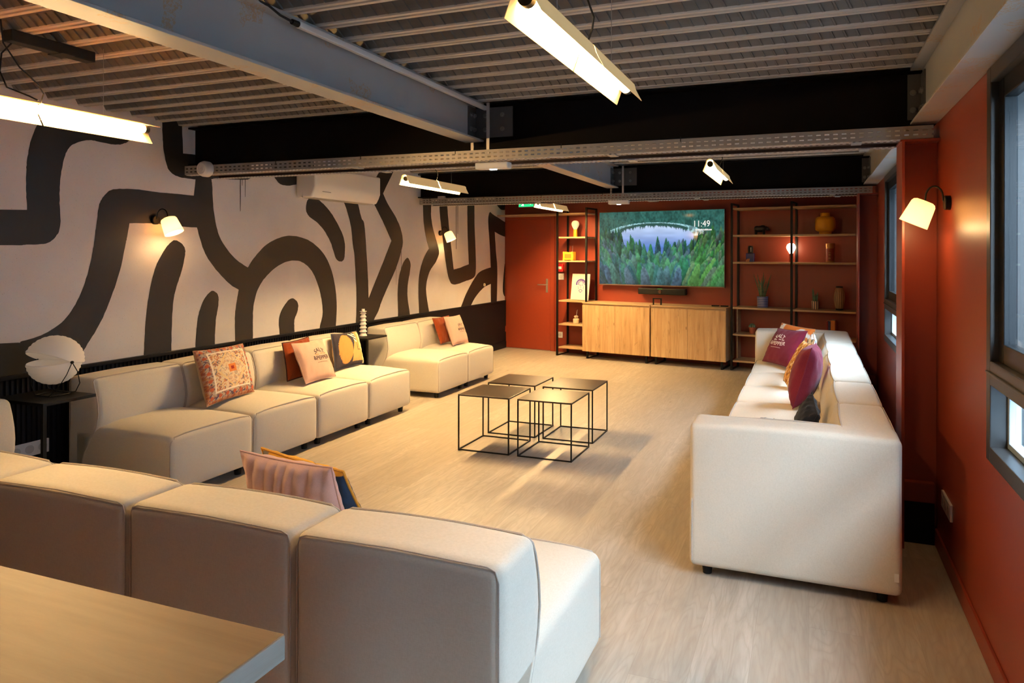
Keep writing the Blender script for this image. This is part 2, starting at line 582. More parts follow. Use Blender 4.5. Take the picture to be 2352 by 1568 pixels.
# left wall with the painted mural
o = MB().box(LW - .15, LW, NEAR, BW + .1, 0, TOP + .12).build('wall_left', M_MURAL)
wl = struct(o)
MURAL = {"s1":[[1.761,1.68],[2.828,1.744],[2.828,1.744],[2.822,1.864],[2.823,1.976],[2.83,2.068],[2.858,2.206],[2.911,2.316],[3.003,2.366],[3.2,2.404],[3.414,2.405],[3.505,2.345],[3.508,2.284],[3.452,2.243],[3.382,2.229],[3.29,2.232],[3.218,2.233],[3.154,2.214],[3.093,2.176],[3.057,2.11],[3.034,2.005],[3.023,1.882],[3.024,1.761],[3.027,1.653],[3.0,1.585],[2.939,1.54],[2.824,1.53],[2.679,1.526],[1.761,1.515]],"s2":[[1.762,1.053],[2.68,0.944],[2.803,0.943],[2.932,0.974],[3.051,1.047],[3.136,1.166],[3.195,1.31],[3.234,1.468],[3.252,1.585],[3.269,1.712],[3.284,1.81],[3.323,1.876],[3.383,1.919],[3.545,1.934],[3.75,1.928],[4.04,1.93],[4.04,1.93],[4.057,2.056],[4.057,2.056],[3.911,2.06],[3.828,2.093],[3.789,2.174],[3.769,2.299],[3.761,2.443],[3.757,2.581],[3.757,2.581],[3.926,2.616],[3.926,2.616],[3.931,2.467],[3.944,2.245],[3.944,2.245],[4.127,2.254],[4.36,2.274],[4.569,2.257],[4.622,2.177],[4.603,2.115],[4.451,2.096],[4.302,2.085],[4.207,2.075],[4.207,2.075],[4.216,2.03],[4.225,1.878],[4.255,1.713],[4.308,1.584],[4.444,1.441],[4.59,1.358],[4.59,1.358],[4.673,1.452],[4.81,1.558],[4.991,1.628],[5.183,1.638],[5.409,1.579],[5.602,1.434],[5.716,1.224],[5.764,0.981],[5.754,0.756],[5.745,0.625],[5.745,0.625],[5.521,0.651],[5.521,0.651],[5.507,0.751],[5.551,0.879],[5.526,1.055],[5.43,1.262],[5.305,1.373],[5.155,1.412],[4.974,1.378],[4.811,1.281],[4.707,1.168],[4.655,1.018],[4.649,0.85],[4.649,0.657],[4.649,0.657],[4.455,0.664],[4.455,0.664],[4.45,0.909],[4.461,1.032],[4.491,1.17],[4.491,1.17],[4.382,1.233],[4.232,1.371],[4.137,1.501],[4.071,1.68],[4.071,1.68],[3.87,1.684],[3.673,1.697],[3.503,1.69],[3.503,1.69],[3.485,1.59],[3.473,1.541],[3.435,1.364],[3.37,1.181],[3.297,1.016],[3.206,0.875],[3.123,0.758],[3.061,0.666],[3.061,0.666],[1.762,0.818]],"f1":[[3.616,0.665],[3.616,0.749],[3.623,0.879],[3.634,1.038],[3.664,1.218],[3.711,1.381],[3.773,1.49],[3.836,1.562],[3.886,1.576],[3.951,1.535],[3.963,1.467],[3.927,1.33],[3.881,1.208],[3.856,1.076],[3.847,0.909],[3.844,0.745],[3.843,0.647]],"f2":[[4.057,0.649],[4.057,0.748],[4.068,0.886],[4.088,1.001],[4.132,1.102],[4.188,1.163],[4.233,1.175],[4.278,1.134],[4.279,1.056],[4.255,0.937],[4.245,0.759],[4.245,0.646]],"f3":[[4.967,0.635],[4.966,0.746],[4.955,0.862],[4.984,0.952],[5.069,1.041],[5.137,1.06],[5.202,1.011],[5.197,0.935],[5.156,0.855],[5.157,0.752],[5.163,0.631]],"c1":[[5.403,2.018],[5.491,2.002],[5.634,1.918],[5.748,1.81],[5.854,1.679],[5.893,1.572],[5.894,1.509],[5.88,1.419],[5.822,1.395],[5.752,1.426],[5.694,1.538],[5.661,1.598],[5.575,1.699],[5.466,1.779],[5.358,1.829],[5.312,1.88],[5.312,1.943],[5.342,2.0]],"b1":[[4.845,2.299],[4.845,2.299],[4.893,2.174],[4.923,2.138],[4.982,2.103],[5.09,2.105],[5.24,2.139],[5.415,2.182],[5.415,2.371],[5.415,2.371]],"v1":[[5.822,2.111],[5.869,2.016],[5.928,1.916],[5.994,1.751],[6.023,1.573],[6.049,1.463],[6.08,1.149],[6.089,0.96],[6.078,0.757],[6.071,0.611],[6.071,0.611],[6.331,0.605],[6.331,0.605],[6.405,0.751],[6.481,0.836],[6.549,0.949],[6.699,1.143],[6.833,1.315],[6.939,1.513],[6.968,1.624],[6.928,1.756],[6.831,1.887],[6.655,2.048],[6.566,2.154],[6.566,2.154],[6.789,2.446],[6.873,2.566],[6.873,2.566],[6.603,2.532],[6.603,2.532],[6.503,2.407],[6.389,2.255],[6.326,2.153],[6.372,2.03],[6.406,2.011],[6.586,1.809],[6.731,1.624],[6.731,1.624],[6.556,1.362],[6.302,0.993],[6.302,0.993],[6.289,1.221],[6.265,1.463],[6.225,1.783],[6.17,1.86],[6.103,2.028],[6.066,2.131]],"f4":[[6.871,0.623],[6.871,0.785],[6.861,1.016],[6.887,1.202],[6.969,1.356],[7.03,1.411],[7.081,1.423],[7.136,1.354],[7.12,1.252],[7.073,1.095],[7.073,0.948],[7.119,0.765],[7.141,0.622]],"w1":[[7.38,2.593],[7.38,2.593],[7.413,2.089],[7.432,1.868],[7.486,1.68],[7.56,1.539],[7.56,1.539],[7.445,1.434],[7.345,1.257],[7.314,1.049],[7.327,0.77],[7.337,0.63],[7.337,0.63],[7.616,0.614],[7.616,0.614],[7.56,0.763],[7.497,0.981],[7.509,1.124],[7.593,1.264],[7.732,1.371],[7.809,1.479],[7.775,1.59],[7.671,1.769],[7.611,1.947],[7.611,2.097],[7.598,2.62],[7.598,2.62]],"u1":[[7.772,2.501],[7.772,2.501],[7.813,2.116],[7.85,1.886],[7.937,1.542],[8.026,1.229],[8.103,1.101],[8.18,1.062],[8.312,1.061],[8.528,1.091],[8.773,1.129],[8.853,1.221],[8.845,1.521],[8.814,1.859],[8.806,2.183],[8.799,2.613],[8.799,2.613],[8.586,2.59],[8.586,2.59],[8.588,2.168],[8.598,1.785],[8.636,1.326],[8.636,1.326],[8.363,1.28],[8.2,1.262],[8.2,1.262],[8.127,1.583],[8.058,1.895],[8.022,2.13],[7.986,2.524],[7.986,2.524]],"n1":[[9.324,2.1],[9.435,2.067],[9.86,1.973],[9.86,1.973],[9.86,1.741],[9.86,1.741],[9.67,1.768],[9.482,1.81],[9.482,1.81],[9.525,1.524],[9.578,1.232],[9.564,0.741],[9.565,0.587],[9.565,0.587],[9.351,0.591],[9.351,0.591],[9.35,0.739],[9.349,1.018],[9.349,1.018],[9.122,0.977],[8.875,0.868],[8.713,0.748],[8.608,0.632],[8.608,0.632],[8.303,0.646],[8.303,0.646],[8.409,0.745],[8.555,0.911],[8.788,1.104],[8.999,1.217],[9.344,1.268],[9.344,1.268],[9.31,1.595],[9.255,1.946],[9.275,2.059]],"r1":[[9.525,2.425],[9.556,2.248],[9.604,2.197],[9.727,2.16],[9.86,2.165],[9.86,2.165],[9.86,2.454],[9.86,2.454]],"r2":[[9.86,1.315],[9.802,1.109],[9.778,0.905],[9.819,0.82],[9.86,0.803],[9.86,0.803]],"d1":[[8.254,2.317],[8.254,2.317],[8.271,2.319],[8.271,2.319],[8.271,1.537],[8.271,1.537],[8.26,1.537],[8.26,1.537]],"d2":[[8.3,2.321],[8.3,2.321],[8.317,2.322],[8.317,2.322],[8.316,1.745],[8.316,1.745],[8.306,1.745],[8.306,1.745]],"d3":[[4.5,2.127],[4.5,2.127],[4.51,2.128],[4.51,2.128],[4.508,1.834],[4.508,1.834],[4.503,1.833],[4.503,1.833]],"d4":[[4.555,2.133],[4.555,2.133],[4.562,2.134],[4.562,2.134],[4.561,1.959],[4.561,1.959],[4.557,1.959],[4.557,1.959]],"d5":[[4.521,2.129],[4.521,2.129],[4.528,2.13],[4.528,2.13],[4.527,2.052],[4.527,2.052],[4.523,2.052],[4.523,2.052]],"d6":[[6.927,1.539],[6.927,1.539],[6.936,1.539],[6.936,1.539],[6.935,1.298],[6.935,1.298],[6.93,1.298],[6.93,1.298]],"d7":[[6.824,1.336],[6.824,1.336],[6.829,1.336],[6.829,1.336],[6.829,1.113],[6.829,1.113],[6.826,1.113],[6.826,1.113]]}
mb = MB()
for i, (k, pts) in enumerate(MURAL.items()):
    drip = k[0] == 'd'
    ol = [Vector(p) for p in pts] if drip else catmull(pts, True, 6)
    cl = []
    for p in ol:
        if not cl or (p - cl[-1]).length > 1e-4:
            cl.append(p)
    rg = random.Random(i)
    x = LW + .0012 + i * .0001
    jit = [Vector((min(p[0] + (0 if drip else rg.uniform(-.0015, .0015)), 9.861), p[1] + (0 if drip else rg.uniform(-.0015, .0015)))) for p in cl]
    v2, e2, f2, _a, _b, _c = delaunay_2d_cdt(jit, [], [list(range(len(jit)))], 1, 1e-5)
    mb.add([(x, q.x, q.y) for q in v2], [tuple(q) for q in f2])
o = mb.build('mural_strokes', M_INK, wl)

# black wainscot, fluted along the near part, flat further back, with its cap rail
mb = MB()
ys, y = [], NEAR
prof = []
while y < 6.1:
    prof += [(y, .020), (y + .012, .020), (y + .016, .010), (y + .026, .010)]
    y += .030
prof += [(y, .020), (BW, .020)]
vs, fs = [], []
for (yy, dx) in prof:
    vs += [(LW + dx, yy, .0), (LW + dx, yy, .735)]
for i in range(len(prof) - 1):
    a = 2 * i
    fs.append((a, a + 1, a + 3, a + 2))
mb.add(vs, fs)
struct(mb.build('wall_wainscot', M_BLACKWALL))
struct(MB().bbox(LW, LW + .032, NEAR, BW, .720, .744, .003).build('trim_1', M_BLACKWALL))
struct(MB().bbox(LW + .021, LW + .033, 6.1, BW, 0, .10, .003).build('baseboard_left', M_BLACKWALL))

# back wall, turned a little against the side walls
L = 5.6
o = MB().box(-.05, L, 0, .15, 0, TOP + .12).build('wall_back', M_RED)
o.location = B(0, 0); o.rotation_euler = (0, 0, -BE)
struct(o)
BROT = (0, 0, -BE)

# flush door with frame and lever handle
d1 = bpy.data.objects.new('door_1', None); C.objects.link(d1)
d1.location = B(0, 0); d1.rotation_euler = BROT
struct(d1)
MB().bbox(.030, .828, -.012, .0, .008, 2.006, .003).build('door_leaf', M_REDDOOR, d1)
fr = MB()
fr.bbox(.836, .905, -.020, 0, 0, 2.050, .003)
fr.bbox(.022, .836, -.020, 0, 2.012, 2.050, .003)
fr.build('door_frame', M_REDDOOR, d1)
MB().box(.03, .83, -.022, 0, 0, .007).build('threshold', M_STEEL, d1)
hd = MB()
hd.bbox(.756, .792, -.020, -.012, .885, 1.095, .003)
hd.tube([(.774, -.018, 1.005), (.774, -.062, 1.005), (.765, -.066, 1.005), (.640, -.066, 1.005)], .0085, 10)
hd.lathe([(.010, 0), (.010, .006)], 12, (.774, -.024, .93), M=Matrix.Rotation(radians(90), 3, 'X'))
hd.build('door_handle', M_STEEL, d1, smooth=True)
for zz in (.25, 1.1, 1.85):
    MB().tube([(.026, -.02, zz), (.026, -.02, zz + .09)], .007, 8).build('hinge', M_REDDOOR, d1, smooth=True)
o = MB().bbox(.906, 1.13, -.012, 0, 0, .07, .003).build('baseboard_back', M_RED)
o.location = B(0, 0); o.rotation_euler = BROT
struct(o)

# right wall with its window openings
mb = MB()
Z0, Z1 = .745, 2.15
edges = [NEAR - .3] + [v for w in sorted(WIN) for v in w] + [9.6]
mb.box(RW, RW + .30, NEAR - .3, 9.6, 0, Z0)
mb.box(RW, RW + .30, NEAR - .3, 9.6, Z1, TOP + .12)
for i in range(0, len(edges), 2):
    mb.box(RW, RW + .30, edges[i], edges[i + 1], Z0, Z1)
struct(mb.build('wall_right', M_RED))
struct(MB().box(LW - .15, RW + .3, NEAR - .15, NEAR, 0, TOP + .12).build('wall_front', m_paint('warm_white_paint', (.26, .25, .26), .7)))
bb = MB()
bb.bbox(RW - .012, RW, NEAR, 3.95, 0, .085, .003)
bb.bbox(RW - .012, RW, 4.06, 7.28, 0, .085, .003)
struct(bb.build('baseboard_right', M_RED))

MG = m_glass()
def window(i, y0, y1):
    r = bpy.data.objects.new('window_%d' % i, None); C.objects.link(r)
    r.location = (RW, y0, 0)
    struct(r)
    W = y1 - y0
    f = MB()
    w = .055
    # casing: proud of the wall and running into the opening
    f.bbox(-.012, .10, 0, w, Z0, Z1, .003)
    f.bbox(-.012, .10, W - w, W, Z0, Z1, .003)
    f.bbox(-.012, .10, w, W - w, Z0, Z0 + w, .003)
    f.bbox(-.012, .10, w, W - w, Z1 - w, Z1, .003)
    f.bbox(-.012, .10, w, W - w, 1.020, 1.105, .003)
    f.bbox(-.020, -.012, w * .4, W - w * .4, 1.060, 1.068, .002)
    f.build('window_frame', M_ALU, r)
    reveal(r, W)
    # upper sashes set back in the frame, two leaves
    for k, (a, b, dx) in enumerate(((w, W / 2 + .03, .058), (W / 2 - .03, W - w, .014))):
        s = MB(); q = .068
        zb, zt = 1.105, Z1 - w
        s.bbox(dx, dx + .042, a, a + q, zb, zt, .003)
        s.bbox(dx, dx + .042, b - q, b, zb, zt, .003)
        s.bbox(dx, dx + .042, a + q, b - q, zb, zb + q, .003)
        s.bbox(dx, dx + .042, a + q, b - q, zt - q, zt, .003)
        so = s.build('sash', M_ALUBLACK, r)
        MB().box(dx + .014, dx + .018, a + q, b - q, zb + q, zt - q).build('pane', MG, so)
    # fixed lower light with a deep pale bead
    s = MB(); q = .022
    zb, zt = Z0 + w, 1.020
    s.bbox(.042, .080, w, w + q, zb, zt, .003)
    s.bbox(.042, .080, W - w - q, W - w, zb, zt, .003)
    s.bbox(.042, .080, w + q, W - w - q, zb, zb + q, .003)
    s.bbox(.042, .080, w + q, W - w - q, zt - q, zt, .003)
    so = s.build('lower_frame', mat('bluish_grey_aluminium', (.40, .47, .52), .35, .2), r)
    MB().box(.060, .064, w + q, W - w - q, zb + q, zt - q).build('pane', MG, so)
def reveal(r, W):
    m = MB()
    for (a, b, c, d) in ((0, .008, Z0, Z1), (W - .008, W, Z0, Z1), (.008, W - .008, Z0, Z0 + .008), (.008, W - .008, Z1 - .008, Z1)):
        m.box(.101, .305, a, b, c, d)
    m.build('outer_reveal', mat('pale_reveal', (.18, .22, .25), .5), r)
for i, (a, b) in enumerate(WIN):
    window(i + 1, a, b)

# what stands across the yard outside the windows
mb = MB()
vs, fs, n = [], [], 0
y = -9.0
while y < 16:
    for yy, dx in ((y, 0), (y + .10, 0), (y + .13, -.03), (y + .22, -.03)):
        vs += [(3.6 + dx, yy, -.3), (3.6 + dx, yy, 3.7)]
        n += 1
    y += .25
for i in range(n - 1):
    fs.append((2 * i, 2 * i + 1, 2 * i + 3, 2 * i + 2))
mb.add(vs, fs)
mb.box(3.55, 3.95, -9, 16, 3.7, 3.78)
mb.box(3.62, 3.9, -9, 16, -.3, 3.7)
tag(mb.build('exterior_facade', m_paint('pale_blue_cladding', (.15, .23, .28), .5)), 'pale blue ribbed cladding of the building outside the windows', 'building')
o = MB().box(RW + .3, 3.6, -9, 16, -.42, -.30).build('exterior_ground', m_paint('grey_paving', (.10, .10, .10), .8))
struct(o)

# ceiling: profiled steel deck
mb = MB()
P, S0 = .19, .162
prof = []
k0 = int((NEAR + 10 + S0) / P) - 1
for k in range(k0, int((BW + .2 + 10 + S0) / P) + 1):
    y0 = k * P - 10 - S0
    for fy, z in ((.02, 0), (.12, 0), (.14, .008), (.18, .008), (.20, 0), (.30, 0), (.40, .055), (.60, .055), (.61, .059), (.65, .059), (.66, .055), (.86, .055)):
        prof.append((y0 + fy * P, TOP + z))
vs, fs = [], []
for yy, z in prof:
    vs += [(LW, yy, z), (RW + .02, yy, z)]
for i in range(len(prof) - 1):
    fs.append((2 * i, 2 * i + 1, 2 * i + 3, 2 * i + 2))
mb.add(vs, fs)
for k in range(k0 + 12, int((BW + 10 + S0) / P)):
    ya, yb = k * P - 10 - S0 + .86 * P, k * P - 10 - S0 + 1.02 * P     # web between pan (high) and rib (low)
    web = Vector((0, yb - ya, -.055))
    nv = Vector((0, -.055, -(yb - ya))).normalized()
    for i in range(int((RW - LW) / .052)):
        xc = LW + .03 + i * .052
        # one slanted dimple pressed into the web
        def pt(t, w, h):
            return Vector((xc + (t - .5) * .030 + w, ya, TOP + .055)) + web * t + nv * h
        q = [pt(.10, -.006, .0), pt(.10, .006, .0), pt(.90, .006, .0), pt(.90, -.006, .0)]
        q2 = [pt(.16, -.004, .007), pt(.16, .004, .007), pt(.84, .004, .007), pt(.84, -.004, .007)]
        mb.add([tuple(p) for p in q + q2], [(4, 5, 6, 7), (0, 1, 5, 4), (1, 2, 6, 5), (2, 3, 7, 6), (3, 0, 4, 7)])
mb.box(LW, RW + .02, NEAR, BW + .2, TOP + .07, TOP + .12)
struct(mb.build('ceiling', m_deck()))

# ------------------------------------------------------------------ steel beams
def ibeam_x(y, x0, x1, z0, z1, fw):
    m = MB()
    m.box(x0, x1, y - fw / 2, y + fw / 2, z1 - .012, z1)
    m.box(x0, x1, y - fw / 2, y + fw / 2, z0, z0 + .012)
    m.box(x0, x1, y - .005, y + .005, z0 + .012, z1 - .012)
    return m
BY = [4.06, 7.37]
for y, lab in zip(BY, ('deep dark steel cross beam above the slotted tray, in the middle of the room',
                       'dark steel cross beam further back, just before the television wall')):
    tag(ibeam_x(y, LW, RW, 2.158, TOP - .001, .14).build('steel_beam', M_BLACKBEAM), lab, 'beam', 'dark cross beams')

M_BOLT = mat('dull_bolt', (.22, .20, .19), .45, .5)
def bolts(parent, pts, M):
    for p in pts:
        MB().lathe([(.016, 0), (.016, .003), (.0105, .0035), (.0105, .014)], 8, p, M=M).build('bolt', M_BOLT, parent)
RXP = Matrix.Rotation(radians(90), 3, 'X')      # lathe axis to -y
RYP = Matrix.Rotation(radians(90), 3, 'Y')      # lathe axis to +x
RYN = Matrix.Rotation(radians(-90), 3, 'Y')
def long_beam(xc, fw, y0, y1, z0, label, side, plate=.27):
    r = thing('longitudinal_beam', label, 'beam', (xc, y0, 0), group='grey beams running down the room')
    Ln = y1 - y0
    m = MB()
    m.bbox(-fw / 2, fw / 2, 0, Ln, TOP - .014, TOP - .002, .002)
    m.bbox(-fw / 2, fw / 2, 0, Ln, z0, z0 + .012, .002)
    m.box(-.005, .005, 0, Ln, z0 + .012, TOP - .014)
    m.build('beam_profile', M_GREY, r)
    # bolted angle plates at the far end: one on the web, one on the cross beam
    p = MB()
    sx = side
    xa, xb = sorted((sx * .005, sx * .013))
    p.box(xa, xb, Ln - .11, Ln, z0 + .025, TOP - .035)
    xa, xb = sorted((sx * .005, sx * plate))
    p.box(xa, xb, Ln - .010, Ln - .001, z0 + .025, TOP - .035)
    pl = p.build('angle_plate', mat('plate_steel', (.085, .078, .076), .5, .2), r)
    bolts(pl, [(sx * x, Ln - .010, z) for x in ((.08, .20) if plate > .1 else (.05,)) for z in (z0 + .075, z0 + .165)], RXP)
    bolts(pl, [(sx * .013, Ln - yy, z) for yy in (.035, .08) for z in (z0 + .075, z0 + .165)], RYP if sx > 0 else RYN)
    return r
long_beam(-2.035, .13, NEAR, 3.975, 2.20, 'broad grey rust-flecked beam across the upper left, nearest to the camera', 1)
long_beam(-2.035, .13, 4.145, 7.285, 2.20, 'shorter looking grey beam between the two dark cross beams', 1)
long_beam(-2.035, .13, 7.455, 9.42, 2.20, 'grey beam end just showing under the far tray, above the television', 1)
long_beam(.552, .124, NEAR, 3.975, 2.155, 'grey beam along the window wall above the nearest window', -1, .075)
long_beam(.552, .124, 4.145, 7.285, 2.155, 'grey beam along the window wall above the far window', -1, .075)

# LED strip lying on the near grey beam's upper flange
r = thing('strip_light', 'thin white strip light along the top edge of the broad grey beam', 'light', (-1.955, 2.25, TOP - .050))
MB().bbox(-.012, .012, 0, 1.72, 0, .026, .005).build('strip_body', M_WHITEP, r)
MB().lathe([(.011, -.035), (.013, 0)], 10, (0, 0, .013), M=Matrix.Rotation(radians(-90), 3, 'X')).build('end_cap', M_BLACKP, r)
MB().tube([(0, -.03, .013), (0, -.10, .018), (-.01, -.15, .040), (-.02, -.20, .046)], .005, 6).build('lead', M_BLACKP, r, smooth=True)

# ------------------------------------------------------------------ columns on the window wall
def column(y, label):
    r = thing('steel_column', label, 'column', (RW, y, 0), group='red columns on the window wall')
    m = MB()
    m.bbox(-.178, -.164, -.14, .09, 0, 2.055, .002)     # outer flange
    m.box(-.165, -.001, -.008, .008, 0, 2.055)          # web
    m.build('column_profile', M_RED, r)
    m = MB()
    m.bbox(-.180, -.001, -.10, .09, 2.055, 2.068, .002)
    m.build('cap_plate', M_RED, r)
    m = MB()
    m.bbox(-.160, -.014, -.055, -.008, .215, .315, .004)
    m.build('base_ledge', M_RED, r)
    m = MB()
    m.bbox(-.160, -.014, -.045, -.008, .0, .214, .004)
    m.build('base_box', M_BLACKWALL, r)
    return r
column(3.98, 'red painted steel column beside the nearest window, behind the right sofa')
column(7.30, 'red painted steel column at the far end, beside the right shelving')

# ------------------------------------------------------------------ slotted cable trays under the cross beams
MT = m_tray()
M_RIDGE = m_paint('ridged_zinc', (.52, .48, .45), .4, .1)
def tray(y, x0, x1, label, rods):
    r = thing('cable_tray', label, 'cable tray', (x0, y, 2.070), group='slotted trays under the cross beams')
    W = x1 - x0
    MB().box(0, W, 0, .002, .0, .065).build('front_side', MT, r)
    MB().box(0, W, .318, .320, .0, .065).build('rear_side', mat('brown_zinc', (.12, .075, .055), .45, .4), r)
    m = MB()
    m.box(0, W, .002, .06, 0, .002)
    m.box(0, W, .26, .318, 0, .002)
    n = int(W / .030)
    for k in range(n):
        xx = k * .030 + .004
        m.box(xx, xx + .016, .006, .056, -.004, 0)
        m.box(xx, xx + .016, .264, .314, -.004, 0)
    m.build('bottom_flange', M_RIDGE, r)
    MB().box(0, W, .06, .26, .018, .020).build('tray_bed', mat('brown_zinc', (.20, .13, .095), .45, .4), r)
    for k in range(int(W / .72)):
        xx = .14 + k * .72
        MB().box(xx, xx + .004, -.003, .0, .048, .076).build('cable_tie', M_BLACKP, r)
    for xr in rods:
        MB().box(xr - x0 - .010, xr - x0 + .010, .10 if xr < -2 else .004, .108 if xr < -2 else .012, .03, .36 if xr > -2 else .15).build('hanger', mat('zinc_rod', (.50, .45, .42), .4, .6), r)
    for xr in (W * .30, W * .66, W - .38):
        MB().bbox(xr, xr + .05, .004, .075, -.010, -.004, .001).build('clamp', mat('bright_clamp', (.6, .58, .56), .35, .6), r)
        MB().bbox(xr + .055, xr + .105, .25, .33, -.010, -.004, .001).build('clamp', mat('bright_clamp'), r)
    return r
tray(3.885, -4.43, .585, 'slotted steel cable tray under the middle cross beam', (-1.90, -2.06))
tray(7.200, -4.43, .565, 'slotted steel cable tray under the far cross beam', (-1.90, -2.06))

# ------------------------------------------------------------------ soft shapes
def soft_box(x0, x1, y0, y1, z0, z1, r, k=8, deform=None, rz=None):
    def axis(a, b, rr):
        e = [0, .3, .62, 1.0]
        lo = [a + rr * t for t in e]; hi = [b - rr * t for t in e][::-1]
        mid = [a + rr + (b - a - 2 * rr) * i / k for i in range(1, k)]
        return lo + mid + hi
    X, Y, Z = axis(x0, x1, r), axis(y0, y1, r), axis(z0, z1, r)
    idx, vs, fs = {}, [], []
    def vert(i, j, l):
        key = (i, j, l)
        if key in idx:
            return idx[key]
        p = Vector((X[i], Y[j], Z[l]))
        c = Vector((min(max(p.x, x0 + r), x1 - r), min(max(p.y, y0 + r), y1 - r), min(max(p.z, z0 + r), z1 - r)))
        d = p - c
        if d.length > 1e-9:
            p = c + d.normalized() * r
        if deform:
            p = deform(p)
        idx[key] = len(vs); vs.append(tuple(p))
        return idx[key]
    nx, ny, nz = len(X) - 1, len(Y) - 1, len(Z) - 1
    for i in range(nx):
        for j in range(ny):
            fs.append((vert(i, j, 0), vert(i, j + 1, 0), vert(i + 1, j + 1, 0), vert(i + 1, j, 0)))
            fs.append((vert(i, j, nz), vert(i + 1, j, nz), vert(i + 1, j + 1, nz), vert(i, j + 1, nz)))
    for i in range(nx):
        for l in range(nz):
            fs.append((vert(i, 0, l), vert(i + 1, 0, l), vert(i + 1, 0, l + 1), vert(i, 0, l + 1)))
            fs.append((vert(i, ny, l), vert(i, ny, l + 1), vert(i + 1, ny, l + 1), vert(i + 1, ny, l)))
    for j in range(ny):
        for l in range(nz):
            fs.append((vert(0, j, l), vert(0, j, l + 1), vert(0, j + 1, l + 1), vert(0, j + 1, l)))
            fs.append((vert(nx, j, l), vert(nx, j + 1, l), vert(nx, j + 1, l + 1), vert(nx, j, l + 1)))
    return vs, fs

